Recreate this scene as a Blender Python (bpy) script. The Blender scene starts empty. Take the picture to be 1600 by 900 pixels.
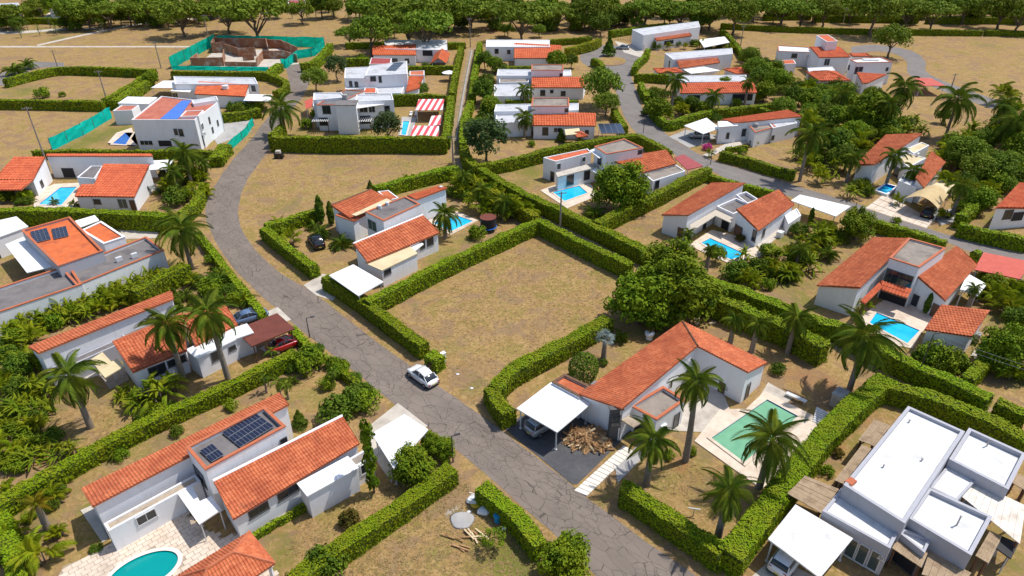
import bpy, bmesh, math, random
import numpy as np
from mathutils import Vector, Matrix
from mathutils.geometry import tessellate_polygon
random.seed(7); rng = np.random.default_rng(7)
S = bpy.context.scene
COL = S.collection
R = math.radians
# ------------------------------------------------------------------ camera, sky, sun, exposure
CH, PITCH, FPX = 48.0, R(31.0), 1067.0
cam = bpy.data.cameras.new('camera'); camo = bpy.data.objects.new('camera', cam); COL.objects.link(camo)
cam.sensor_width = 36.0; cam.lens = 36.0*FPX/1600.0; cam.clip_start = 0.5; cam.clip_end = 6000
camo.location = (0, 0, CH); camo.rotation_euler = (R(90)-PITCH, 0, 0); S.camera = camo
SUN_EL, SUN_AZ = R(62), R(24)            # azimuth measured from +X towards +Y
w = bpy.data.worlds.new('World'); S.world = w; w.use_nodes = True
nt = w.node_tree; bg = nt.nodes['Background']; sky = nt.nodes.new('ShaderNodeTexSky')
sky.sky_type = 'NISHITA'; sky.sun_disc = False; sky.sun_elevation = SUN_EL; sky.sun_rotation = R(90)-SUN_AZ
sky.air_density = 1.0; sky.dust_density = 1.2
nt.links.new(sky.outputs[0], bg.inputs[0]); bg.inputs[1].default_value = 0.15
sl = bpy.data.lights.new('sun', 'SUN'); so = bpy.data.objects.new('sun', sl); COL.objects.link(so)
sl.energy = 4.4; sl.angle = R(0.5); sl.color = (1.0, 0.955, 0.88)
sd = Vector((math.cos(SUN_EL)*math.cos(SUN_AZ), math.cos(SUN_EL)*math.sin(SUN_AZ), math.sin(SUN_EL)))
so.rotation_euler = (-sd).to_track_quat('-Z', 'Y').to_euler(); so.location = (60, 60, 150)
S.view_settings.view_transform = 'Standard'; S.view_settings.look = 'None'
S.view_settings.exposure = 0.06; S.view_settings.gamma = 1.0; S.view_settings.use_curve_mapping = False
S.cycles.max_bounces = 6; S.cycles.transparent_max_bounces = 8

# ------------------------------------------------------------------ survey: photograph pixel (1600x900) + height -> place on site
_cp, _sp = math.cos(PITCH), math.sin(PITCH)
def ray(px, py):
    x = (px-800)/FPX; y = (450-py)/FPX
    return Vector((x, _cp+y*_sp, -_sp+y*_cp))
def g(px, py, z=0.0):
    d = ray(px, py); t = (CH-z)/-d.z
    return Vector((d.x*t, d.y*t))
def depth(px, py, z=0.0):
    d = ray(px, py); return (CH-z)/-d.z
def tall(bx, by, tx, ty):
    b = g(bx, by); d = ray(tx, ty); return max(0.5, CH + d.z*b.y/d.y)
def proj(x, y, z):
    v = Vector((x, y, z-CH)); dz = v.y*_cp - v.z*_sp; yy = v.y*_sp + v.z*_cp
    return 800+FPX*v.x/dz, 450-FPX*yy/dz

# ------------------------------------------------------------------ materials
def mk(name):
    m = bpy.data.materials.new(name); m.use_nodes = True
    t = m.node_tree; b = t.nodes['Principled BSDF']; return m, t, b
def N(t, k, **kw):
    n = t.nodes.new(k)
    for a, v in kw.items():
        if a in n.inputs: n.inputs[a].default_value = v
        else: setattr(n, a, v)
    return n
def mixc(t, f, a, b, blend='MIX'):
    n = t.nodes.new('ShaderNodeMix'); n.data_type = 'RGBA'; n.blend_type = blend
    for k, v in ((0, f), (6, a), (7, b)):
        if hasattr(v, 'links') or hasattr(v, 'is_output'): t.links.new(v, n.inputs[k])
        else: n.inputs[k].default_value = (*v, 1) if isinstance(v, tuple) else v
    return n.outputs[2]
def noise(t, scale, detail=4, rough=.6, vec=None, dist=0):
    n = N(t, 'ShaderNodeTexNoise'); n.inputs['Scale'].default_value = scale; n.inputs['Detail'].default_value = detail
    n.inputs['Roughness'].default_value = rough; n.inputs['Distortion'].default_value = dist
    if vec is not None: t.links.new(vec, n.inputs['Vector'])
    return n.outputs['Fac']
def ramp(t, f, lo, hi):
    n = N(t, 'ShaderNodeMapRange'); t.links.new(f, n.inputs[0]); n.inputs[1].default_value = lo; n.inputs[2].default_value = hi
    n.clamp = True; return n.outputs[0]
def mth(t, op, a, b=None):
    n = N(t, 'ShaderNodeMath'); n.operation = op
    for i, v in enumerate((a, b)):
        if v is None: continue
        if hasattr(v, 'is_output'): t.links.new(v, n.inputs[i])
        else: n.inputs[i].default_value = v
    return n.outputs[0]
def objvec(t):
    g_ = N(t, 'ShaderNodeNewGeometry'); return g_.outputs['Position']
def bump(t, b, h, st=.3, d=.05):
    n = N(t, 'ShaderNodeBump'); n.inputs['Strength'].default_value = st; n.inputs['Distance'].default_value = d
    t.links.new(h, n.inputs['Height']); t.links.new(n.outputs[0], b.inputs['Normal'])
def noisy(name, c1, c2, scale=1.5, rough=.8, c3=None, s3=.25, st=.2, spec=.3, fine=14, metal=0):
    m, t, b = mk(name); p = objvec(t)
    f = ramp(t, noise(t, scale, 6, .65, p), .35, .65)
    c = mixc(t, f, c1, c2)
    if c3: c = mixc(t, ramp(t, noise(t, s3, 5, .6, p), .5, .68), c, c3)
    t.links.new(c, b.inputs['Base Color']); b.inputs['Roughness'].default_value = rough
    b.inputs['Specular IOR Level'].default_value = spec; b.inputs['Metallic'].default_value = metal
    bump(t, b, noise(t, fine, 4, .7, p), st, .03)
    return m
def flat(name, c, rough=.5, spec=.4, metal=0):
    m, t, b = mk(name); b.inputs['Base Color'].default_value = (*c, 1); b.inputs['Roughness'].default_value = rough
    b.inputs['Specular IOR Level'].default_value = spec; b.inputs['Metallic'].default_value = metal
    p = objvec(t); f = noise(t, 9, 4, .6, p)
    t.links.new(mixc(t, ramp(t, f, .3, .7), c, tuple(x*.86 for x in c)), b.inputs['Base Color'])
    return m
def wallmat(name, c, dirt):
    m, t, b = mk(name); p = objvec(t)
    mp = N(t, 'ShaderNodeMapping'); mp.inputs['Scale'].default_value = (1.6, 1.6, .25); t.links.new(p, mp.inputs[0])
    streak = ramp(t, noise(t, 1.3, 6, .7, mp.outputs[0]), .48, .78)
    cl = ramp(t, noise(t, .35, 5, .6, p), .45, .75)
    f = mth(t, 'MULTIPLY', mth(t, 'MAXIMUM', streak, mth(t, 'MULTIPLY', cl, .5)), .55)
    t.links.new(mixc(t, f, c, dirt), b.inputs['Base Color']); b.inputs['Roughness'].default_value = .85
    b.inputs['Specular IOR Level'].default_value = .2; bump(t, b, noise(t, 20, 3, .6, p), .12, .02); return m
def tilemat(name, a, b2, c, moss):
    m, t, b = mk(name); p = objvec(t)
    v = N(t, 'ShaderNodeTexVoronoi'); v.inputs['Scale'].default_value = 3.2; t.links.new(p, v.inputs['Vector'])
    sx = N(t, 'ShaderNodeSeparateColor'); t.links.new(v.outputs['Color'], sx.inputs[0])
    c1 = mixc(t, ramp(t, sx.outputs[0], .15, .9), a, b2)
    c2 = mixc(t, ramp(t, noise(t, .5, 6, .65, p), .42, .7), c1, c)
    c3 = mixc(t, mth(t, 'MULTIPLY', ramp(t, noise(t, 1.1, 7, .7, p), .56, .74), .7), c2, moss)
    c3 = mixc(t, mth(t, 'MULTIPLY', ramp(t, noise(t, 3.1, 8, .75, p, .6), .58, .7), .55), c3, (.68, .34, .19))
    t.links.new(c3, b.inputs['Base Color']); b.inputs['Roughness'].default_value = .85; b.inputs['Specular IOR Level'].default_value = .2
    bump(t, b, noise(t, 16, 3, .6, p), .15, .02); return m
def leafmat(name, a, b2, c, tr=.3):
    m, t, b = mk(name)
    ge = N(t, 'ShaderNodeNewGeometry'); oi = N(t, 'ShaderNodeObjectInfo')
    c1 = mixc(t, ge.outputs['Random Per Island'], a, b2)
    f = ramp(t, noise(t, .55, 4, .6, ge.outputs['Position']), .4, .68)
    c2 = mixc(t, mth(t, 'MULTIPLY', f, .8), c1, c)
    hs = N(t, 'ShaderNodeHueSaturation'); t.links.new(c2, hs.inputs['Color'])
    t.links.new(mth(t, 'ADD', mth(t, 'MULTIPLY', oi.outputs['Random'], .022), .484), hs.inputs['Hue'])
    t.links.new(mth(t, 'ADD', mth(t, 'MULTIPLY', oi.outputs['Random'], .3), .88), hs.inputs['Value'])
    t.links.new(hs.outputs[0], b.inputs['Base Color']); b.inputs['Roughness'].default_value = .7; b.inputs['Specular IOR Level'].default_value = .12
    tl = N(t, 'ShaderNodeBsdfTranslucent'); t.links.new(hs.outputs[0], tl.inputs[0])
    mx = N(t, 'ShaderNodeMixShader'); mx.inputs[0].default_value = tr
    t.links.new(b.outputs[0], mx.inputs[1]); t.links.new(tl.outputs[0], mx.inputs[2])
    t.links.new(mx.outputs[0], t.nodes['Material Output'].inputs[0]); return m
def watermat(name, c, c2):
    m, t, b = mk(name); p = objvec(t)
    f = ramp(t, noise(t, .5, 3, .5, p), .35, .65)
    t.links.new(mixc(t, f, c, c2), b.inputs['Base Color']); b.inputs['Roughness'].default_value = .06
    bump(t, b, noise(t, 2.2, 3, .5, p), .12, .05); return m
def stripemat(name, c1, c2, ang, scale):
    m, t, b = mk(name); p = objvec(t)
    mp = N(t, 'ShaderNodeMapping'); mp.inputs['Rotation'].default_value = (0, 0, ang); t.links.new(p, mp.inputs[0])
    s = N(t, 'ShaderNodeSeparateXYZ'); t.links.new(mp.outputs[0], s.inputs[0])
    f = mth(t, 'GREATER_THAN', mth(t, 'FRACT', mth(t, 'MULTIPLY', s.outputs[0], scale)), .5)
    t.links.new(mixc(t, f, c1, c2), b.inputs['Base Color']); b.inputs['Roughness'].default_value = .7; return m
M = {}
M['plaster'] = wallmat('white_plaster', (.80, .80, .82), (.58, .56, .53))
M['plaster_clean'] = wallmat('clean_plaster', (.84, .84, .86), (.70, .69, .68))
M['greywall'] = wallmat('grey_plaster', (.42, .42, .46), (.32, .32, .33))
M['darkwall'] = noisy('dark_grey_render', (.085, .085, .09), (.115, .11, .11))
M['beige'] = wallmat('beige_plaster', (.5, .44, .36), (.34, .3, .25))
M['tile'] = tilemat('terracotta_tiles', (.45, .115, .048), (.59, .185, .082), (.36, .088, .04), (.19, .062, .038))
M['tile2'] = tilemat('red_terracotta_tiles', (.50, .105, .045), (.62, .16, .07), (.42, .085, .04), (.24, .07, .045))
M['tile3'] = tilemat('orange_painted_tiles', (.52, .11, .042), (.61, .16, .065), (.43, .09, .036), (.27, .07, .036))
M['tilewash'] = tilemat('washed_red_tiles', (.42, .13, .085), (.5, .18, .12), (.38, .1, .07), (.3, .14, .11))
M['orange'] = noisy('orange_roof_paint', (.56, .12, .035), (.62, .16, .05), 1.2, .85, (.42, .10, .04), .5)
M['coping'] = noisy('terracotta_coping', (.42, .12, .055), (.50, .16, .08), 2, .85)
M['concrete'] = noisy('roof_concrete', (.24, .205, .175), (.31, .265, .225), 1.1, .9, (.15, .13, .115), .35)
M['greyroof'] = noisy('dark_roof_membrane', (.15, .14, .14), (.2, .18, .175), .9, .9, (.11, .1, .1), .4)
M['lightroof'] = noisy('light_roof_membrane', (.46, .47, .5), (.54, .55, .57), 1.2, .85, (.36, .36, .37), .4)
M['white'] = noisy('white_sheet_roof', (.78, .78, .78), (.84, .84, .84), .8, .6, (.70, .69, .67), .5, .08)
M['whitew'] = noisy('worn_white_roof', (.63, .63, .63), (.72, .72, .72), 1.6, .75, (.54, .535, .52), .9, .1)
M['cream'] = noisy('cream_sheet_roof', (.60, .49, .29), (.68, .57, .36), 1, .7, (.5, .4, .24), .5, .1)
M['shade'] = noisy('tan_shade_cloth', (.5, .37, .19), (.57, .43, .23), 1, .85)
M['brownroof'] = noisy('brown_sheet_roof', (.13, .035, .022), (.17, .048, .03), 1, .6)
M['redroof'] = noisy('red_sheet_roof', (.46, .075, .05), (.54, .10, .065), 1, .6)
M['maroon'] = noisy('maroon_sheet_roof', (.30, .055, .055), (.36, .075, .075), 1, .6)
M['board'] = noisy('weathered_boards', (.30, .215, .135), (.39, .29, .19), 3, .85, (.23, .16, .1), 1.2)
M['whiteboard'] = noisy('whitewashed_boards', (.66, .60, .52), (.74, .69, .62), 2, .8, (.52, .45, .37), .9)
M['wood'] = noisy('split_wood', (.30, .165, .07), (.44, .27, .13), 4, .85, (.17, .085, .04), 1.5)
M['woodend'] = noisy('pale_cut_wood', (.55, .42, .25), (.66, .53, .35), 4, .85)
M['darkwood'] = noisy('dark_wood', (.12, .06, .035), (.17, .09, .05), 4, .7)
M['stone'] = noisy('stone_ledge', (.36, .285, .21), (.46, .38, .29), 2.5, .9, (.27, .21, .155), 1)
M['brick'] = noisy('bare_brick', (.24, .105, .055), (.33, .15, .08), 3, .9, (.42, .35, .28), .5)
M['paving'] = noisy('pale_paving', (.60, .49, .39), (.70, .59, .48), 1.3, .85, (.50, .40, .31), .5)
M['mortar'] = noisy('paving_mortar', (.33, .265, .2), (.4, .33, .26), 2, .95)
M['slab'] = noisy('concrete_slab', (.46, .41, .35), (.55, .5, .43), 1, .9, (.37, .32, .27), .4)
M['greyslab'] = noisy('grey_slab', (.33, .32, .31), (.40, .385, .37), 1, .9, (.27, .26, .25), .4)
M['step'] = noisy('white_step_stone', (.68, .62, .54), (.77, .71, .63), 2, .85)
M['drive'] = noisy('dark_drive_asphalt', (.068, .068, .075), (.088, .088, .094), 2, .9, (.115, .11, .11), .35)
M['glass'] = flat('dark_window_glass', (.025, .032, .04), .08, .6)
M['glassg'] = flat('green_window_glass', (.07, .10, .10), .1, .6)
M['frame'] = flat('window_frame', (.10, .10, .105), .5)
M['framew'] = flat('white_frame', (.66, .66, .66), .5)
M['door'] = flat('brown_door', (.15, .075, .045), .55)
M['metal'] = flat('grey_metal', (.3, .3, .31), .45, .5, .6)
M['pole'] = noisy('concrete_pole', (.23, .205, .185), (.29, .26, .235), 3, .9)
M['lamp'] = flat('dark_lamp_metal', (.045, .045, .05), .45)
M['panel'] = flat('solar_cells', (.014, .019, .045), .18, .6)
M['panelframe'] = flat('panel_frame', (.38, .39, .41), .4, .5, .5)
M['tarp'] = noisy('blue_tarp', (.055, .15, .52), (.075, .2, .62), 1.5, .5)
M['net'] = leafmat('green_mesh_net', (.01, .60, .47), (.01, .64, .50), (.0, .50, .39), .5)
M['stripe'] = stripemat('red_white_stripes', (.62, .06, .075), (.78, .74, .74), R(4), .72)
M['water'] = watermat('pool_water', (.01, .42, .72), (.02, .52, .80))
M['waterdeep'] = watermat('deep_pool_water', (.012, .10, .42), (.02, .15, .5))
M['waterteal'] = watermat('teal_pool_water', (.0, .26, .255), (.0, .29, .28))
M['cover'] = noisy('green_pool_cover', (.13, .34, .20), (.16, .40, .24), .7, .6, (.10, .30, .18), .3, .1)
M['bark'] = noisy('bark', (.13, .095, .065), (.19, .14, .10), 3, .95)
M['palmbark'] = noisy('palm_bark', (.20, .165, .13), (.27, .225, .18), 4, .95)
M['leaf'] = leafmat('broad_leaves', (.050, .105, .005), (.15, .235, .008), (.22, .28, .010), .12)
M['leafdark'] = leafmat('dark_leaves', (.036, .080, .007), (.10, .165, .010), (.13, .18, .012), .12)
M['leaffar'] = leafmat('feathery_leaves', (.075, .135, .012), (.16, .23, .015), (.19, .245, .018), .16)
M['leafgrey'] = leafmat('grey_green_leaves', (.035, .075, .022), (.075, .125, .035), (.10, .14, .04))
M['hedge'] = leafmat('hedge_leaves', (.11, .195, .003), (.215, .305, .005), (.215, .235, .010), .06)
M['hedgey'] = leafmat('yellow_hedge_leaves', (.17, .20, .005), (.28, .28, .008), (.32, .28, .01), .25)
M['frond'] = leafmat('palm_fronds', (.042, .092, .008), (.105, .172, .014), (.20, .23, .016), .18)
M['areca'] = leafmat('areca_fronds', (.10, .175, .006), (.24, .305, .008), (.34, .335, .012), .3)
M['yellowfrond'] = leafmat('yellowing_fronds', (.20, .20, .012), (.36, .26, .015), (.12, .16, .012), .3)
M['banana'] = leafmat('banana_leaves', (.075, .14, .006), (.18, .25, .008), (.29, .29, .012), .3)
M['silver'] = leafmat('silver_fan_leaves', (.20, .25, .25), (.30, .35, .34), (.16, .21, .20), .15)
M['croton'] = leafmat('croton_leaves', (.10, .085, .012), (.19, .12, .02), (.05, .08, .01), .2)
M['flower'] = leafmat('magenta_flowers', (.48, .03, .22), (.6, .06, .3), (.4, .04, .18), .2)
M['hedgecore'] = noisy('hedge_twigs', (.05, .075, .004), (.075, .105, .006), 3, .95)
M['leafcore'] = noisy('crown_twigs', (.028, .055, .008), (.045, .08, .01), 3, .95)
M['dryblade'] = leafmat('dry_grass_blades', (.36, .25, .11), (.50, .37, .18), (.27, .23, .07), .35)
M['paintw'] = flat('white_car_paint', (.78, .78, .79), .18, .6)
M['paints'] = flat('silver_car_paint', (.38, .40, .43), .22, .6, .4)
M['paintd'] = flat('black_car_paint', (.012, .014, .02), .15, .6)
M['paintr'] = flat('red_car_paint', (.42, .012, .016), .2, .6)
M['paintb'] = flat('blue_car_paint', (.10, .16, .28), .2, .6)
M['tyre'] = flat('tyre_rubber', (.018, .018, .018), .8)
M['rim'] = flat('alloy_rim', (.42, .43, .44), .3, .5, .7)
M['lightred'] = flat('tail_light', (.38, .01, .01), .2)
M['lightclear'] = flat('head_light', (.62, .64, .66), .12)
M['plate'] = flat('number_plate', (.6, .5, .1), .5)
M['blueplastic'] = flat('blue_plastic', (.02, .28, .55), .4)
M['yellowplastic'] = flat('yellow_plastic', (.68, .45, .03), .4)
M['whiteplastic'] = flat('white_plastic', (.72, .73, .74), .5)
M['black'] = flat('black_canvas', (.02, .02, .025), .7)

def ground_mat():
    m, t, b = mk('dry_grass_ground'); p = objvec(t)
    at = N(t, 'ShaderNodeAttribute'); at.attribute_name = 'paint'
    sc = N(t, 'ShaderNodeSeparateColor'); t.links.new(at.outputs['Color'], sc.inputs[0])
    n1 = noise(t, .09, 7, .62, p, .6); n2 = noise(t, .45, 7, .68, p, .8); n3 = noise(t, 2.4, 6, .72, p, .4); n4 = noise(t, 9, 4, .7, p)
    c = mixc(t, ramp(t, n2, .36, .64), (.285, .168, .064), (.385, .244, .102))
    c = mixc(t, mth(t, 'MULTIPLY', ramp(t, n1, .5, .66), .6), c, (.27, .155, .075))
    c = mixc(t, mth(t, 'MULTIPLY', ramp(t, n3, .5, .72), .25), c, (.20, .135, .055))
    c = mixc(t, mth(t, 'MULTIPLY', ramp(t, n3, .46, .28), .5), c, (.45, .32, .16))
    n5 = noise(t, .8, 9, .6, p, 3.5); n6 = noise(t, .22, 6, .6, p, 1.2)
    c = mixc(t, mth(t, 'MULTIPLY', ramp(t, n5, .48, .62), .5), c, (.455, .32, .145))
    c = mixc(t, mth(t, 'MULTIPLY', ramp(t, n5, .46, .36), .55), c, (.20, .135, .06))
    c = mixc(t, mth(t, 'MULTIPLY', ramp(t, n6, .5, .6), .65), c, (.235, .155, .098))
    c = mixc(t, mth(t, 'MULTIPLY', ramp(t, mth(t, 'ADD', n6, mth(t, 'MULTIPLY', mth(t, 'SUBTRACT', n5, .5), .7)), .49, .35), .62), c, (.215, .18, .045))
    gr = mth(t, 'ADD', sc.outputs[0], mth(t, 'MULTIPLY', mth(t, 'SUBTRACT', n2, .52), 1.5))
    gr = ramp(t, mth(t, 'ADD', gr, mth(t, 'MULTIPLY', mth(t, 'SUBTRACT', n3, .5), .9)), .14, .70)
    gc = mixc(t, ramp(t, n3, .4, .65), (.10, .125, .018), (.19, .19, .038))
    c = mixc(t, mth(t, 'MULTIPLY', gr, .85), c, gc)
    rd = ramp(t, mth(t, 'ADD', sc.outputs[1], mth(t, 'MULTIPLY', mth(t, 'SUBTRACT', n2, .5), 1.1)), .3, .7)
    c = mixc(t, mth(t, 'MULTIPLY', rd, .8), c, mixc(t, n3, (.27, .12, .045), (.36, .18, .085)))
    gy = ramp(t, mth(t, 'ADD', sc.outputs[2], mth(t, 'MULTIPLY', mth(t, 'SUBTRACT', n3, .5), .8)), .35, .6)
    c = mixc(t, gy, c, mixc(t, n4, (.30, .26, .21), (.42, .37, .31)))
    c = mixc(t, mth(t, 'MULTIPLY', ramp(t, n4, .5, .75), .22), c, (.16, .11, .045))
    t.links.new(c, b.inputs['Base Color']); b.inputs['Roughness'].default_value = .95; b.inputs['Specular IOR Level'].default_value = .1
    bump(t, b, mth(t, 'ADD', n3, mth(t, 'MULTIPLY', n4, .6)), .55, .16); return m
M['ground'] = ground_mat()
def road_mat(name, base, cr):
    m, t, b = mk(name); p = objvec(t)
    mp = N(t, 'ShaderNodeMapping'); mp.inputs['Rotation'].default_value = (0, 0, R(-134)); t.links.new(p, mp.inputs[0])
    nz = N(t, 'ShaderNodeTexNoise'); nz.inputs['Scale'].default_value = .9; nz.inputs['Detail'].default_value = 4; t.links.new(mp.outputs[0], nz.inputs['Vector'])
    ad = N(t, 'ShaderNodeVectorMath'); ad.operation = 'MULTIPLY_ADD'; t.links.new(nz.outputs['Color'], ad.inputs[0]); ad.inputs[1].default_value = (.7, .7, 0); t.links.new(mp.outputs[0], ad.inputs[2])
    def cracks(sx, sy, w, off):
        q = N(t, 'ShaderNodeMapping'); q.inputs['Scale'].default_value = (sx, sy, 0); q.inputs['Location'].default_value = (off, off*2, 0); t.links.new(ad.outputs[0], q.inputs[0])
        v = N(t, 'ShaderNodeTexVoronoi'); v.feature = 'DISTANCE_TO_EDGE'; v.inputs['Scale'].default_value = 1; t.links.new(q.outputs[0], v.inputs['Vector'])
        return ramp(t, v.outputs['Distance'], w, w*.35)
    k1 = cracks(.45, 1.05, .020, 0); k2 = cracks(1.15, 1.6, .026, 3.3)
    msk = ramp(t, noise(t, .13, 4, .6, p), .44, .56)
    k = mth(t, 'MAXIMUM', k1, mth(t, 'MULTIPLY', k2, msk))
    n2 = noise(t, .3, 6, .6, p); n3 = noise(t, 30, 3, .7, p)
    c = mixc(t, ramp(t, n2, .35, .65), base, tuple(x*1.22 for x in base))
    c = mixc(t, mth(t, 'MULTIPLY', ramp(t, n3, .45, .7), .3), c, tuple(x*.7 for x in base))
    q = N(t, 'ShaderNodeMapping'); q.inputs['Scale'].default_value = (.05, .55, 0); t.links.new(mp.outputs[0], q.inputs[0])
    c = mixc(t, mth(t, 'MULTIPLY', ramp(t, noise(t, 1, 5, .6, q.outputs[0]), .42, .66), .45), c, tuple(x*.72 for x in base))
    c = mixc(t, mth(t, 'MULTIPLY', ramp(t, noise(t, .55, 5, .7, p), .6, .72), .5), c, tuple(x*.55 for x in base))
    c = mixc(t, mth(t, 'MULTIPLY', k, cr), c, tuple(x*.28 for x in base))
    t.links.new(c, b.inputs['Base Color']); b.inputs['Roughness'].default_value = .9; b.inputs['Specular IOR Level'].default_value = .25
    bump(t, b, mth(t, 'SUBTRACT', mth(t, 'MULTIPLY', n3, .3), k), .25, .03); return m
M['asphalt'] = road_mat('old_cracked_asphalt', (.19, .156, .132), .72)
M['asphalt2'] = road_mat('smooth_asphalt', (.19, .17, .158), .25)
M['dirt'] = noisy('dirt_path', (.26, .18, .105), (.34, .245, .15), .8, .95, (.17, .15, .06), .4, .5)

# ------------------------------------------------------------------ mesh builder
class MB:
    def __init__(s): s.v = []; s.f = []; s.m = []
    def poly(s, pts, mi=0):
        i = len(s.v); s.v += [tuple(p) for p in pts]; s.f.append(tuple(range(i, i+len(pts)))); s.m.append(mi)
    def prism(s, poly, z0, z1, mi=0, mtop=None, bottom=True):
        n = len(poly); a = sum(poly[i][0]*poly[(i+1) % n][1]-poly[(i+1) % n][0]*poly[i][1] for i in range(n))
        P = list(poly) if a > 0 else list(poly)[::-1]
        if not isinstance(z1, (list, tuple)): z1 = [z1]*n
        elif a <= 0: z1 = list(z1)[::-1]
        if not isinstance(z0, (list, tuple)): z0 = [z0]*n
        elif a <= 0: z0 = list(z0)[::-1]
        i = len(s.v)
        s.v += [(p[0], p[1], z) for p, z in zip(P, z0)] + [(p[0], p[1], z) for p, z in zip(P, z1)]
        for k in range(n):
            j = (k+1) % n; s.f.append((i+k, i+j, i+n+j, i+n+k)); s.m.append(mi)
        s.f.append(tuple(range(i+n, i+2*n))); s.m.append(mi if mtop is None else mtop)
        if bottom: s.f.append(tuple(range(i+n-1, i-1, -1))); s.m.append(mi)
        return P
    def box(s, cx, cy, cz, sx, sy, sz, rz=0, mi=0):
        c, d = math.cos(rz), math.sin(rz)
        P = [(cx+c*a*sx/2-d*b*sy/2, cy+d*a*sx/2+c*b*sy/2) for a, b in ((-1, -1), (1, -1), (1, 1), (-1, 1))]
        s.prism(P, cz-sz/2, cz+sz/2, mi)
    def tube(s, p0, p1, r0, r1, n=8, mi=0, cap=True):
        p0, p1 = Vector(p0), Vector(p1); d = (p1-p0).normalized()
        u = d.cross(Vector((0, 0, 1) if abs(d.z) < .9 else (1, 0, 0))).normalized(); v = d.cross(u)
        i = len(s.v)
        for p, r in ((p0, r0), (p1, r1)):
            for k in range(n):
                a = 2*math.pi*k/n; s.v.append(tuple(p+u*(r*math.cos(a))+v*(r*math.sin(a))))
        for k in range(n):
            j = (k+1) % n; s.f.append((i+k, i+n+k, i+n+j, i+j)); s.m.append(mi)
        if cap:
            s.f.append(tuple(range(i, i+n))); s.m.append(mi); s.f.append(tuple(range(i+2*n-1, i+n-1, -1))); s.m.append(mi)
    def mesh(s, name, mats, smooth=False, off=None):
        me = bpy.data.meshes.new(name)
        v = s.v if off is None else [(a-off[0], b-off[1], c-off[2]) for a, b, c in s.v]
        me.from_pydata(v, [], s.f)
        if not isinstance(mats, (list, tuple)): mats = [mats]
        for m in mats: me.materials.append(M[m] if isinstance(m, str) else m)
        if len(mats) > 1: me.polygons.foreach_set('material_index', s.m)
        if smooth: me.polygons.foreach_set('use_smooth', [True]*len(me.polygons))
        me.update(); return me
    def build(s, name, mats, parent=None, smooth=False, **kw):
        off = wloc(parent) if parent else None
        return link(name, s.mesh(name, mats, smooth, off), parent, **kw)
def wloc(o):
    p = Vector((0, 0, 0))
    while o is not None: p = p + o.location; o = o.parent
    return p
def link(name, me, parent=None, loc=None, rot=None, scale=None, **kw):
    o = bpy.data.objects.new(name, me); COL.objects.link(o)
    if parent: o.parent = parent
    if loc is not None: o.location = loc
    if rot is not None: o.rotation_euler = rot
    if scale is not None: o.scale = scale
    for k, v in kw.items():
        if v: o[k] = v
    return o
def tag(o, label, cat, group=None):
    o['label'] = label; o['category'] = cat
    if group: o['group'] = group
    return o
def empty(name, loc, label=None, cat=None, group=None, rz=0):
    o = link(name, None, None, loc, (0, 0, rz)); o.empty_display_size = .3
    if label: tag(o, label, cat, group)
    return o
def struct(o): o['kind'] = 'structure'; return o
def smooth2(P, n=8, closed=False):
    P = [Vector(p) for p in P]; out = []
    for i in range(len(P)-1):
        p0 = P[max(i-1, 0)]; p1 = P[i]; p2 = P[i+1]; p3 = P[min(i+2, len(P)-1)]
        for k in range(n):
            t = k/n; out.append(.5*((2*p1)+(p2-p0)*t+(2*p0-5*p1+4*p2-p3)*t*t+(3*p1-p0-3*p2+p3)*t**3))
    out.append(P[-1]); return out
def resample(P, step=None, n=None):
    L = [0]
    for a, b in zip(P, P[1:]): L.append(L[-1]+(b-a).length)
    if n is None: n = max(2, int(round(L[-1]/step))+1)
    out = []; j = 0
    for i in range(n):
        d = L[-1]*i/(n-1)
        while j < len(L)-2 and L[j+1] < d: j += 1
        f = (d-L[j])/max(1e-9, L[j+1]-L[j]); out.append(P[j].lerp(P[j+1], min(1, max(0, f))))
    return out
def inside(p, poly):
    c = False; n = len(poly)
    for i in range(n):
        a, b = poly[i], poly[(i+1) % n]
        if (a[1] > p[1]) != (b[1] > p[1]) and p[0] < (b[0]-a[0])*(p[1]-a[1])/(b[1]-a[1])+a[0]: c = not c
    return c
def G(*pts, z=0): return [g(a, b, z) for a, b in pts]

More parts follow.
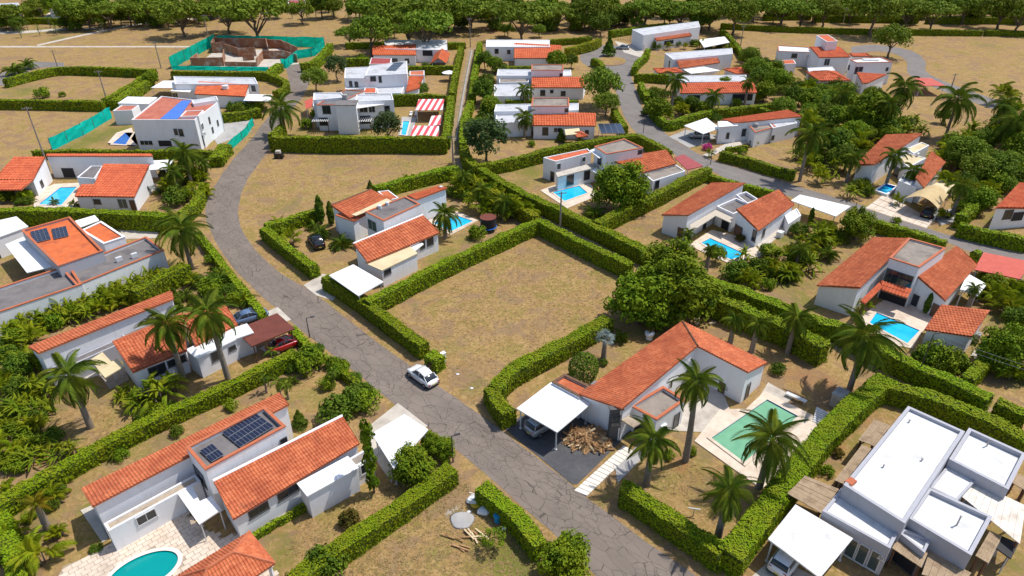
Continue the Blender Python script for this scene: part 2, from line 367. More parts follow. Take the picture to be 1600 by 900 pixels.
# ------------------------------------------------------------------ ground, roads, paths
GREEN = [(790,470,25,.15),(900,500,25,.35),(700,545,25,.4),(680,470,30,.25),(940,430,20,.5),(860,400,40,.35),(760,420,30,.3),(740,600,25,.4),(560,330,0.1,.1),(520,260,40,.3),(450,320,30,.4),(640,255,40,.35),(400,290,20,.3),(680,780,30,.4),(620,840,25,.35),(760,860,35,.6),(40,143,30,.6),(160,150,30,.3),(30,140,25,.5),(180,205,30,.7),(150,215,30,.8),(120,228,25,.7),(560,208,60,.5),(690,165,30,.3),(800,262,28,.5),
 (830,268,30,.7),(820,285,25,.55),(870,300,20,.5),(960,340,30,.5),(1010,360,25,.35),(1190,385,25,.7),(1230,375,20,.7),(1150,420,40,.6),(1230,440,40,.55),(1250,470,30,.5),
 (1190,240,18,.25),(1210,255,14,.2),(1130,165,25,.7),(1170,160,25,.7),(700,400,30,.6),(680,410,25,.6),(730,375,25,.5),(520,405,20,.25),(620,285,20,.35),(590,255,15,.3),(500,245,20,.2),
 (455,290,20,.2),(690,560,30,.15),(850,640,15,.4),(790,480,30,.2),(900,450,30,.2),(660,480,25,.2),(800,880,40,1.0),(770,870,25,.7),(690,860,30,.35),(640,880,25,.3),(730,800,20,.3),(520,790,30,.45),
 (440,860,30,.55),(430,840,20,.4),(420,880,25,.5),(560,770,25,.35),(230,650,20,.2),(330,580,25,.3),(250,600,20,.4),(300,690,15,.4),(210,690,20,.35),(110,760,20,.5),(130,800,20,.6),(160,850,20,.5),(40,820,30,.4),(120,690,25,.3),(170,640,20,.25),
 (400,660,20,.2),(480,640,20,.2),(1000,780,15,.3),(940,780,14,.6),(1440,880,25,.4),(1585,880,25,.6),(1290,730,15,.3),(1000,540,30,.15),(1560,340,20,.6),(1545,350,20,.5),(1570,500,30,.6),(1560,440,30,.5),(1440,60,10,.2),(1540,70,30,.35),(1440,105,8,.6),
 (60,48,30,.5),(90,60,20,.5),(20,50,20,.3),(130,52,18,.3),(15,395,18,.6),(10,420,14,.6),(350,236,14,.7),(250,385,20,.3),(500,385,15,.25),(860,75,18,.4),(1250,30,60,.12),(100,20,20,.3),(640,95,15,.3),(1060,130,20,.3),(870,215,25,.5),(470,205,25,.4),(1480,560,25,.5),(1590,600,20,.5),(700,98,15,.3)]
RED = [(775,45,28,.9),(820,42,25,.6),(900,45,25,.6),(1060,725,22,.8),(1080,740,18,.6),(200,650,35,.3),(150,640,25,.35),(130,650,25,.3),(960,520,30,.5),(930,570,20,.4),(1000,540,25,.5),(1110,540,30,.4),(1180,560,30,.4),(1250,590,40,.55),(1290,600,35,.55),(1340,610,15,.5),
 (60,660,25,.3),(560,50,60,.3),(470,40,50,.3),(300,70,90,.22),(150,80,80,.2),(1300,35,100,.2),(1090,800,45,.35),(1060,775,40,.3),(740,330,25,.35),(700,410,15,.2),(460,600,30,.3),(420,650,30,.3),(1540,600,30,.35),(1350,650,25,.6),(1310,700,18,.5),(1180,880,15,.6),(1220,860,15,.6),(1200,245,18,.3),(300,600,25,.3),(390,575,25,.3),(720,300,12,.4),(610,30,60,.3),(690,40,60,.4)]
GREY = [(722,812,13,.9),(706,800,8,.7),(735,790,10,.6),(745,775,8,.5),(1140,90,12,.2),(710,150,6,.6)]
for a, b, r in [(250,720,150),(200,570,130),(120,400,110),(150,290,110),(270,200,90),(340,130,70),(560,180,80),(610,110,60),(830,80,60),(850,130,60),(860,190,60),(960,270,90),(1120,350,90),(1190,200,80),(1400,260,110),(1400,450,120),(1040,590,120),(1100,760,90),(1480,780,150),(1290,110,70),(1080,100,70),(620,360,110),(60,640,90),(60,800,90),(1240,420,70),(460,620,60)]:
    GREEN.append((a, b, r, .34)); RED.append((a, b, r*.8, .26))
def build_ground():
    far = [4000, 2000, 1000, 600, 420, 330]
    xs = np.array([-f for f in far] + list(np.arange(-270, 270.1, 1.35)) + far[::-1])
    ys = np.array([-400, -150, -50, 0, 14] + list(np.arange(20, 365, 1.35)) + [400, 460, 600, 1000, 2000, 4000])
    X, Y = np.meshgrid(xs, ys); nx, ny = len(xs), len(ys)
    v = np.stack([X.ravel(), Y.ravel(), np.zeros(nx*ny)], 1)
    i = (np.arange(ny-1)[:, None]*nx+np.arange(nx-1)[None]).ravel()
    f = np.stack([i, i+1, i+nx+1, i+nx], 1)
    me = bpy.data.meshes.new('ground'); me.from_pydata(v, [], f); me.materials.append(M['ground'])
    col = np.zeros((nx*ny, 4), dtype=np.float32); col[:, 3] = 1
    for ch, L in enumerate((GREEN, RED, GREY)):
        for a, b, r, s in L:
            c = g(a, b); rw = r*depth(a, b)/FPX
            d2 = ((v[:, 0]-c.x)**2+((v[:, 1]-c.y)*.75)**2)/(rw*rw)
            col[:, ch] = np.maximum(col[:, ch], s*np.exp(-d2*.9))
    at = me.color_attributes.new('paint', 'FLOAT_COLOR', 'POINT'); at.data.foreach_set('color', col.ravel())
    struct(link('ground', me))
build_ground()
OCC = []
def strip(name, Lp, Rp, z, mat, n=80, kerb=None):
    A = resample(smooth2(G(*Lp)), n=n); B = resample(smooth2(G(*Rp)), n=n); b = MB()
    wob = lambda i, f: .07*math.sin(i*f*.37+f)+.05*math.sin(i*f*.9)+random.gauss(0, .03)
    A = [a+(a-b_).normalized()*wob(i, .9) for i, (a, b_) in enumerate(zip(A, B))]; B = [b_+(b_-a).normalized()*wob(i, 1.1) for i, (a, b_) in enumerate(zip(A, B))]
    for i in range(n-1):
        K = 4
        for k in range(K):
            p = [A[i].lerp(B[i], k/K), A[i].lerp(B[i], (k+1)/K), A[i+1].lerp(B[i+1], (k+1)/K), A[i+1].lerp(B[i+1], k/K)]
            b.poly([(q.x, q.y, z) for q in p][::-1] if False else [(q.x, q.y, z) for q in p])
    o = struct(b.build(name, mat)); OCC.append([tuple(q) for q in A]+[tuple(q) for q in B[::-1]]); return A, B
def normals_up(o):
    bm = bmesh.new(); bm.from_mesh(o.data)
    for f in bm.faces:
        if f.normal.z < 0: f.normal_flip()
    bm.to_mesh(o.data); bm.free()
ROAD_L = [(985,945),(930,897),(864,833),(800,778),(700,692),(615,630),(542,572),(477,520),(400,455),(355,405),(330,365),(321,335),(326,308),(345,275),(368,245),(392,218),(412,192),(432,168),(449,145),(450,122),(446,100)]
ROAD_R = [(1142,945),(1078,894),(985,828),(896,760),(800,686),(750,647),(644,575),(494,462),(437,425),(400,392),(380,362),(372,330),(376,305),(385,285),(401,260),(421,232),(437,200),(456,172),(474,150),(484,125),(486,98)]
strip('road', ROAD_L, ROAD_R, .012, 'asphalt', 160)
strip('side_road', [(944,104),(956,128),(965,150),(969,165),(980,190),(997,210),(1030,228),(1070,250),(1112,267),(1137,279),(1200,298),(1237,308),(1350,337),(1480,379),(1525,396),(1620,414)],
      [(990,98),(985,115),(992,135),(998,152),(1007,175),(1040,208),(1057,222),(1080,234),(1095,242),(1132,257),(1200,276),(1275,300),(1350,322),(1450,357),(1487,369),(1620,402)], .012, 'asphalt2', 120)
def disc(name, cx, cy, rx, ry, z, mat, n=40, hole=None):
    b = MB(); P = [g(cx+rx*math.cos(2*math.pi*k/n), cy+ry*math.sin(2*math.pi*k/n)) for k in range(n)]
    b.prism([(p.x, p.y) for p in P], -.05, z); return struct(b.build(name, mat))
disc('turning_circle_road', 954, 90, 48, 20, .016, 'asphalt2')
disc('turning_circle_island', 954, 96, 24, 7, .13, 'ground')
strip('driveway_road', [(1330,84),(1372,80),(1402,86),(1417,97),(1418,113),(1440,128),(1485,147),(1550,170)], [(1330,73),(1372,70),(1425,80),(1446,96),(1446,110),(1468,124),(1510,140),(1570,160)], .012, 'asphalt2', 60)
strip('alley_path', [(731,76),(722,120),(713,165),(704,222),(708,255),(726,278),(840,342),(1003,415)], [(742,76),(733,120),(725,165),(717,222),(722,247),(740,262),(856,334),(1020,410)], .010, 'dirt', 90)
strip('alley_path', [(1120,462),(1300,545),(1400,590),(1560,665)], [(1128,452),(1310,530),(1412,578),(1580,650)], .010, 'dirt', 40)
strip('footpath', [(0,74),(160,74),(310,74)], [(0,72),(160,72),(310,72)], .012, 'slab', 20)
strip('footpath', [(58,72),(150,52),(250,34),(390,26)], [(58,70),(150,49.5),(250,32),(390,24)], .014, 'slab', 30)
strip('footpath', [(-5,53),(40,52),(110,46),(160,46)], [(-5,49),(40,48),(110,44),(160,44)], .016, 'slab', 30)
strip('back_road', [(-10,136),(15,130),(55,108),(100,104)], [(-10,118),(15,110),(50,97),(100,98)], .012, 'asphalt2', 30)
# drain channel in the alley
dr = MB(); P = resample(smooth2(G((737,80),(729,120),(721,165),(712,222))), n=24)
for a, b2 in zip(P, P[1:]): dr.tube((a.x, a.y, .05), (b2.x, b2.y, .05), .28, .28, 6)
struct(dr.build('drain_channel', 'greyslab'))
def pad(name, pts, mat, z=.10, z0=-.05, holes=()):
    P = G(*pts); OCC.append([tuple(q) for q in P])
    if not holes:
        b = MB(); b.prism([(p.x, p.y) for p in P], z0, z); return struct(b.build(name, mat))
    hs = [[Vector((q[0], q[1], 0)) for q in h] for h in holes]
    polys = [[Vector((p.x, p.y, 0)) for p in P]]+hs
    allv = [v for pl in polys for v in pl]; b = MB()
    for tri in tessellate_polygon(polys):
        q = [(allv[i].x, allv[i].y, z) for i in tri]
        n = (Vector(q[1])-Vector(q[0])).cross(Vector(q[2])-Vector(q[0]))
        b.poly(q if n.z > 0 else q[::-1])
    for pl in polys:
        for i in range(len(pl)):
            a, c = pl[i], pl[(i+1) % len(pl)]; b.poly([(a.x, a.y, z0), (c.x, c.y, z0), (c.x, c.y, z), (a.x, a.y, z)])
    return struct(b.build(name, mat))
def rect3(A, B, C, z, snap=True):
    a, b, c = (g(*p, z) for p in (A, B, C)); e = b-a
    f = c-b
    if snap:
        u = e.normalized(); f = f-u*f.dot(u)
    return [a, b, b+f, a+f]
def inset(P, d):
    # offset a convex polygon inwards
    n = len(P); P = [Vector(p) for p in P]; ar = sum(P[i].x*P[(i+1) % n].y-P[(i+1) % n].x*P[i].y for i in range(n)); sgn = 1 if ar > 0 else -1
    out = []
    for i in range(n):
        p0, p1, p2 = P[i-1], P[i], P[(i+1) % n]; a = (p1-p0).normalized(); c = (p2-p1).normalized()
        na = Vector((-a.y, a.x))*sgn; nc = Vector((-c.y, c.x))*sgn; k = 1+na.dot(nc)
        out.append(p1+(na+nc)*(d/max(.3, k)))
    return out
def pool(pts, label, mat='water', oval=False, z=.16, group='swimming pools', coping='paving'):
    if oval: P = pts
    else: P = G(*pts, z=z)
    o = empty('swimming_pool', (sum(p.x for p in P)/len(P), sum(p.y for p in P)/len(P), 0), label, 'pool')
    Q = inset(P, -.35); b = MB(); n = len(P)
    ar = sum(P[i].x*P[(i+1) % n].y-P[(i+1) % n].x*P[i].y for i in range(n))
    if ar < 0: P = P[::-1]; Q = Q[::-1]
    for i in range(n):
        j = (i+1) % n
        b.poly([(Q[i].x, Q[i].y, z), (Q[j].x, Q[j].y, z), (P[j].x, P[j].y, z), (P[i].x, P[i].y, z)])
        b.poly([(Q[i].x, Q[i].y, 0), (Q[j].x, Q[j].y, 0), (Q[j].x, Q[j].y, z), (Q[i].x, Q[i].y, z)])
    b.build('coping', coping, o)
    b = MB()
    for i in range(n):
        j = (i+1) % n; b.poly([(P[j].x, P[j].y, .03), (P[i].x, P[i].y, .03), (P[i].x, P[i].y, z-.002), (P[j].x, P[j].y, z-.002)])
    b.build('pool_wall', 'waterdeep' if mat != 'waterteal' else 'waterteal', o)
    b = MB(); b.poly([(p.x, p.y, .06) for p in P]); b.build('water', mat, o)
    return o, [(q.x, q.y) for q in Q]

# ------------------------------------------------------------------ hedges
def hedge(label, pts, h, wd, mat='hedge', closed=False, leaf=None, rough=.10, cat='hedge', group=None, name='hedge', ragged=0.):
    P = [g(a, b, h) for a, b in pts]
    if len(P) > 2: P = smooth2(P, 6) if ragged < 9 else P
    d0 = min(math.hypot(p.y, CH, p.x) for p in P)
    P = resample(P, step=max(.45, d0/200))
    n = len(P); base = P[n//2]
    k = max(2, int(h/.5)); kt = max(2, int(wd/.45))
    prof = [(-.5, j/k*.97) for j in range(k)]+[(-.47+.94*j/kt, 1.) for j in range(kt+1)]+[(.5, .97-j/k*.97) for j in range(1, k+1)]
    prof[0] = (-.48, 0); rows = []
    for i, p in enumerate(P):
        t = (P[min(i+1, n-1)]-P[max(i-1, 0)]).normalized(); nn = Vector((-t.y, t.x))
        slow = .03*math.sin(i*.55+h)+.03*math.sin(i*.23+wd*9); hh = h*(1+slow+ragged*.5*(random.random()-.5)); row = []
        for a, z in prof:
            q = p+nn*(a*wd*(.92+slow*1.2+.5*ragged*(random.random()-.5)))
            row.append((q.x+random.gauss(0, rough*.4), q.y+random.gauss(0, rough*.4), max(0, z*hh+(random.gauss(0, rough*.45) if z > .05 else 0))))
        rows.append(row)
    V = np.array(rows, dtype=float); m = len(prof)
    o = empty(name, (base.x, base.y, 0), label, cat, group); off = np.array([base.x, base.y, 0])
    idx = np.arange(n*m).reshape(n, m)
    F = np.stack([idx[:-1, :-1], idx[:-1, 1:], idx[1:, 1:], idx[1:, :-1]], -1).reshape(-1, 4)
    Vf = (V.reshape(-1, 3)-off)
    faces = [tuple(f) for f in F]+[tuple(idx[0][::-1]), tuple(idx[-1])]
    me = bpy.data.meshes.new('twigs'); me.from_pydata(Vf.tolist(), [], faces); me.materials.append(M['hedgecore'])
    link('twigs', me, o)
    q = Vf[F]; C0 = q.mean(1); nr = np.cross(q[:, 2]-q[:, 0], q[:, 3]-q[:, 1]); ar = np.linalg.norm(nr, axis=1)/2; nr /= (2*ar[:, None]+1e-9)
    for e, sg in ((0, -1), (-1, 1)):           # the two end caps
        t = (P[1]-P[0] if e == 0 else P[-1]-P[-2]).normalized()
        C0 = np.vstack([C0, V[e].mean(0)-off]); nr = np.vstack([nr, [t.x*sg, t.y*sg, .1]]); ar = np.append(ar, h*wd); 
    if nr[:, 2].sum() < 0: nr[:-2] *= -1
    s = leaf or max(.13, min(.36, d0*.0022))
    cnt = rng.poisson(ar*1.15/(s*s)*(1.1+.7*np.clip(nr[:, 2], 0, 1))); L = []
    fi = np.repeat(np.arange(len(C0)), cnt); tot = len(fi); nF = len(F)
    u = rng.random((tot, 2)); C = np.empty((tot, 3)); reg = fi < nF
    a4 = q[np.minimum(fi, nF-1)]
    C[reg] = ((a4[:, 0]*(1-u[:, :1])+a4[:, 1]*u[:, :1])*(1-u[:, 1:])+(a4[:, 3]*(1-u[:, :1])+a4[:, 2]*u[:, :1])*u[:, 1:])[reg]
    for e in (0, -1):
        sel = fi == nF+(0 if e == 0 else 1); t = (P[1]-P[0] if e == 0 else P[-1]-P[-2]).normalized()
        pc = P[e]; uu = (u[sel]-[.5, 0]); sg = -1 if e == 0 else 1
        C[sel] = np.stack([pc.x-t.y*uu[:, 0]*wd+sg*t.x*.05-off[0], pc.y+t.x*uu[:, 0]*wd+sg*t.y*.05-off[1], uu[:, 1]*h], 1)
    nn = nr[fi]+rng.normal(0, .26, (tot, 3)); C = C+nr[fi]*rng.normal(.06, .035+ragged*.12, tot)[:, None]
    link('leaves', leafmesh('leaves', C, nn, s, mat), o)
    return o
def leafmesh(name, C, nn, s, mat, asp=.6, core=None):
    nn = nn/(np.linalg.norm(nn, axis=1)[:, None]+1e-9); N_ = len(C)
    a = rng.normal(size=(N_, 3)); t = np.cross(nn, a); t /= np.linalg.norm(t, axis=1)[:, None]+1e-9; b = np.cross(nn, t)
    ss = (s*(.7+.6*rng.random(N_)))[:, None]
    v = np.stack([C-t*ss*.75, C-b*ss*.75*asp+nn*ss*.12, C+t*ss*.75, C+b*ss*.75*asp+nn*ss*.12], 1).reshape(-1, 3)
    me = bpy.data.meshes.new(name); me.from_pydata(v, [], np.arange(4*N_).reshape(-1, 4)); me.materials.append(M[mat]); me.update()
    return me

# ------------------------------------------------------------------ trees: crowns are clouds of leaf-sized faces on clumps
def sph(n):
    v = rng.normal(size=(n, 3)); return v/np.linalg.norm(v, axis=1)[:, None]
def clumps(K, ax, ay, az, zc, rc, per, s, mat, low=-.55, flatc=1., shell=.75, jit=.45, vary=.36):
    c = sph(K*3); c = c[c[:, 2] > low][:K]; lob = 1+vary*.35*np.sin(c[:, 0]*4.1+c[:, 1]*2.3+rng.random()*6)*np.cos(c[:, 2]*3.7+c[:, 1]*3.1+rng.random()*6); rad = shell*lob*(.9-vary*.5+vary*rng.random(len(c)))
    cc = c*rad[:, None]*[ax, ay, az]+[0, 0, zc]; C = []; Nn = []
    for i in range(len(cc)):
        r = rc*(.65+.7*rng.random()); d = sph(per); d = d[d[:, 2] > -.75]
        C.append(cc[i]+d*(r*(.75+.3*rng.random(len(d))))[:, None]*[1, 1, flatc]); Nn.append(d+[0, 0, .35]+rng.normal(0, jit, d.shape))
    return leafmesh('crown', np.vstack(C), np.vstack(Nn), s, mat)
def trunkmesh(h, r, limbs, spread, top, mat='bark', fork=.45, name='trunk'):
    b = MB(); p = Vector((0, 0, -.03)); rr = r
    for k in range(4):
        q = Vector((random.gauss(0, r*.5), random.gauss(0, r*.5), h*(k+1)/4)); b.tube(p, q, rr*(1.25 if k == 0 else 1), rr*.88, 7, cap=False); p = q; rr *= .88
    for k in range(limbs):
        a = 2*math.pi*(k+random.random()*.6)/limbs; z0 = h*(fork+(1-fork)*random.random())
        m = Vector((math.cos(a)*spread*.5, math.sin(a)*spread*.5, z0+(top-z0)*.6)); e = Vector((math.cos(a)*spread, math.sin(a)*spread, top*(.9+.15*random.random())))
        b.tube((0, 0, z0), m, r*.55, r*.38, 5, cap=False); b.tube(m, e, r*.38, r*.15, 5, cap=False)
        e2 = m+Vector((math.cos(a+.7)*spread*.45, math.sin(a+.7)*spread*.45, (top-z0)*.35)); b.tube(m, e2, r*.28, r*.1, 4, cap=False)
    return b.mesh(name, mat, True)
PR = {}
def proto(kind):
    if kind in PR: return PR[kind]
    L = []
    for i in range({'big': 2, 'round': 4, 'umbrella': 4, 'bush': 4, 'conifer': 2, 'cypress': 2, 'columnar': 1, 'open': 3, 'fluffy': 3, 'grey': 2, 'topiary': 1, 'croton': 1, 'flowers': 1}[kind]):
        if kind == 'big': c = clumps(150, 1, 1, .92, .98, .22, 80, .078, 'leaf', -.9, jit=.4, vary=.75); t = trunkmesh(.9, .07, 6, .5, 1.0)
        if kind == 'round': c = clumps(64, 1, 1, .85, 1.1, .25, 50, .10, 'leafdark' if i % 2 else 'leaf', -.5); t = trunkmesh(.9, .06, 5, .5, 1.1)
        if kind == 'grey': c = clumps(50, 1, 1, .95, 1.2, .27, 60, .09, 'leafgrey', -.6); t = trunkmesh(.9, .06, 5, .5, 1.1)
        if kind == 'open': c = clumps(34, 1, 1, .9, 1.35, .24, 50, .085, 'leaf', -.7, .8, .85); t = trunkmesh(1.2, .045, 7, .6, 1.5)
        if kind == 'fluffy': c = clumps(60, 1, 1, .75, 1.0, .25, 70, .075, 'leaffar', -.3, .8); t = trunkmesh(.8, .06, 6, .6, 1.05)
        if kind == 'umbrella': c = clumps(60, 1, 1, .34, .92, .24, 55, .085, 'leaffar', -.35, .5, .85); t = trunkmesh(.62, .05, 7, .68, .9, fork=.3)
        if kind == 'bush': c = clumps(36, 1, 1, .78, .55, .32, 45, .12, 'leaf' if i < 2 else 'leafdark', -.45); t = trunkmesh(.4, .05, 4, .4, .6)
        if kind == 'croton': c = clumps(30, 1, 1, .9, .7, .32, 40, .16, 'croton', -.55); t = trunkmesh(.5, .05, 4, .4, .6)
        if kind == 'flowers': c = clumps(30, 1, 1, .6, .45, .32, 40, .12, 'flower', -.4); t = trunkmesh(.4, .05, 4, .4, .6)
        if kind == 'topiary':
            d = sph(2600); d = d[d[:, 2] > -.7]; c = leafmesh('crown', d*[1, 1, 1.1]*(1+.04*rng.normal(size=len(d)))[:, None]+[0, 0, 1.0], d+rng.normal(0, .45, d.shape), .10, 'leafdark'); t = trunkmesh(.9, .06, 4, .4, .9)
        if kind in ('conifer', 'cypress', 'columnar'):
            n_ = 2600; z = rng.random(n_)**.75 if kind == 'conifer' else rng.random(n_); H = {'conifer': 2.6, 'cypress': 7.5, 'columnar': 7.5}[kind]
            z = .08+z*.92; a = rng.random(n_)*2*math.pi; wob = 1+.16*np.sin(a*3+z*14+i)+.12*np.sin(z*31+a)
            rr = {'conifer': (1.05-z)*1.05, 'cypress': np.sin(np.clip(z*.93+.07, 0, 1)*math.pi)**.55*.95, 'columnar': (.5+.35*np.sin(z*17+a*2)+.25*np.sin(z*41))*.9+.15}[kind]*wob*(.82+.25*rng.random(n_))
            d = np.stack([np.cos(a), np.sin(a), .5+0*a], 1)
            c = leafmesh('crown', np.stack([np.cos(a)*rr, np.sin(a)*rr, z*H], 1), d+rng.normal(0, .5, d.shape), .17 if kind == 'conifer' else .27, 'leaf' if kind == 'columnar' else 'leafdark')
            t = trunkmesh(H*.92, .14 if kind != 'conifer' else .08, 0, .3, 1)
        L.append((t, c))
    PR[kind] = L; return L
ZC = {'big': .98, 'round': 1.1, 'grey': 1.2, 'open': 1.35, 'fluffy': 1.0, 'umbrella': .92, 'bush': .55, 'croton': .7, 'flowers': .45, 'topiary': 1.0, 'conifer': 1.2, 'cypress': 3.8, 'columnar': 3.8}
PLANTS = []      # (object, description, category, group, px, py)
def tree(kind, cx, cy, r, desc=None, cat='tree', label=None, hz=1.):
    z = ZC[kind]; rm = 1.
    for _ in range(6): rm = r*depth(cx, cy, z*rm*hz)/FPX
    p = g(cx, cy, z*rm*hz); L = proto(kind); t, c = L[len(PLANTS) % len(L)]
    nm = {'bush': 'bush', 'croton': 'shrub', 'flowers': 'flowering_shrub', 'topiary': 'topiary_bush', 'conifer': 'conifer_tree', 'cypress': 'cypress_tree', 'columnar': 'columnar_tree'}.get(kind, 'broadleaf_tree')
    o = empty(nm, (p.x, p.y, 0), rz=random.random()*6.28); o.scale = (rm*(.95+.1*random.random()), rm*(.95+.1*random.random()), rm*hz)
    link('trunk', t, o); link('crown', c, o)
    PLANTS.append((o, desc or {'big': 'huge rounded broadleaf tree', 'round': 'rounded dark green tree', 'grey': 'grey-green leafy tree', 'open': 'open-crowned green tree', 'fluffy': 'broad feathery green tree', 'umbrella': 'flat-crowned umbrella tree',
        'bush': 'round green bush', 'croton': 'reddish leafy shrub', 'flowers': 'magenta flowering shrub', 'topiary': 'clipped round dark bush', 'conifer': 'dark conical conifer', 'cypress': 'slim dark cypress', 'columnar': 'tall thin columnar tree'}[kind], cat, label, cx, cy))
    return o
# ---- palms: every frond is an object of its own
def frondmesh(kind, mat):
    b = MB()
    if kind == 'banana':
        W = .085; pr = None
        for k in range(8):
            t = k/7; x = .12+.88*t; z = .55*t-.75*t*t; wd = W*(math.sin(math.pi*min(1, t*.92+.06))**.7); 
            row = [(x, -wd, z-wd*.35), (x, 0, z), (x, wd, z-wd*.35)]
            if pr:
                b.poly([pr[0], pr[1], row[1], row[0]]); b.poly([pr[1], pr[2], row[2], row[1]])
            pr = row
        b.tube((0, 0, 0), (.14, 0, .09), .018, .014, 4, cap=False)
    elif kind == 'fan':
        b.tube((0, 0, 0), (.5, 0, .12), .014, .01, 4, cap=False)
        for k in range(13):
            a = -1.75+3.5*k/12; c, s_ = math.cos(a), math.sin(a); l = .55*(.85+.3*random.random())
            b.poly([(.5, 0, .12), (.5+l*.55*math.cos(a-.07), l*.55*math.sin(a-.07), .13), (.5+l*c, l*s_, .0), (.5+l*.55*math.cos(a+.07), l*.55*math.sin(a+.07), .15)])
    else:
        n = {'palm': 26, 'areca': 15, 'sapling': 10}[kind]; dz = {'palm': (.62, 1.12), 'areca': (.95, .95), 'sapling': (.5, .9)}[kind]
        f = lambda t: Vector((t*(1-.16*t*t), 0, dz[0]*t-dz[1]*t*t))
        prev = f(0)
        for k in range(1, 8):
            q = f(k/7); b.tube(prev, q, .014*(1.1-k/8), .014*(1-k/8), 3, cap=False); prev = q
        for k in range(n):
            t = .14+.86*k/(n-1); p = f(t); ln = {'palm': .33, 'areca': .30, 'sapling': .24}[kind]*math.sin(math.pi*(t*.80+.16))**.6
            for sgn in (-1, 1):
                an = .95-.45*t; dr_ = {'palm': -.75, 'areca': -.3, 'sapling': -.3}[kind]+.2*random.random()
                d = Vector((math.cos(an), sgn*math.sin(an), dr_)).normalized(); wv = Vector((.021, -sgn*.006, .008)) if kind == 'palm' else Vector((.036, -sgn*.01, .012))
                m_ = p+d*ln*.55+Vector((0, 0, .03)); e = p+d*ln+Vector((0, 0, -ln*.28))
                b.poly([p-wv*.5, m_-wv*.7, m_+wv*.7, p+wv*.5]); b.poly([m_-wv*.7, e, m_+wv*.7])
    return b.mesh('frond', mat, kind == 'banana')
FR = {}
def frond(kind, mat):
    k = (kind, mat)
    if k not in FR: FR[k] = [frondmesh(kind, mat) for _ in range(2)]
    return random.choice(FR[k])
def frondtilt(lift, L, a, z=0., roll=0.):
    return Matrix.Translation((0, 0, z)) @ Matrix.Rotation(a, 4, 'Z') @ Matrix.Rotation(-lift, 4, 'Y') @ Matrix.Rotation(roll, 4, 'X') @ Matrix.Scale(L, 4)
TK = {}
def palmtrunk(h, r, mat):
    b = MB(); n = 12; pz = -.05; lean = (random.gauss(0, .02), random.gauss(0, .02)); prev = Vector((0, 0, -.05))
    for k in range(1, n+1):
        t = k/n; q = Vector((lean[0]*h*t*t, lean[1]*h*t*t, h*t)); ra = r*(1.35-.55*t if t < .35 else 1.16-.34*(t-.35)/.65-.0); rb = ra*.93
        b.tube(prev, q, ra, rb, 9, cap=False); prev = q
    return b.mesh('trunk', mat, True), prev
def palm(cx, cy, bx, by, r, mat='frond', n=24, desc='royal palm', kind='palm', label=None, lifts=(-.95, 1.2), r0=.27, cat='palm tree', crownshaft=True):
    h = tall(bx, by, cx, cy); p = g(bx, by); L = r*depth(cx, cy, h)/FPX*1.03
    o = empty({'fan': 'fan_palm'}.get(kind, 'palm_tree'), (p.x, p.y, 0))
    me, top = palmtrunk(h, r0, 'palmbark'); link('trunk', me, o)
    if crownshaft:
        b = MB(); b.tube(top, top+Vector((0, 0, L*.2)), r0*.75, r0*.35, 8); link('crown_shaft', b.mesh('crown_shaft', 'frond', True), o)
    if r < 9:
        n = 10
    for k in range(n):
        q = (k+.5)/n; a = k*2.39996+random.gauss(0, .15); lift = lifts[0]+(lifts[1]-lifts[0])*q**1.25+random.gauss(0, .08)
        f = link('frond', frond(kind, mat), o)
        f.matrix_local = Matrix.Translation(top+Vector((0, 0, L*.14*q))) @ frondtilt(lift, L*(.85+.25*random.random()), a, 0, random.gauss(0, .2))
    PLANTS.append((o, desc, cat, label, cx, cy)); return o
CC = {}
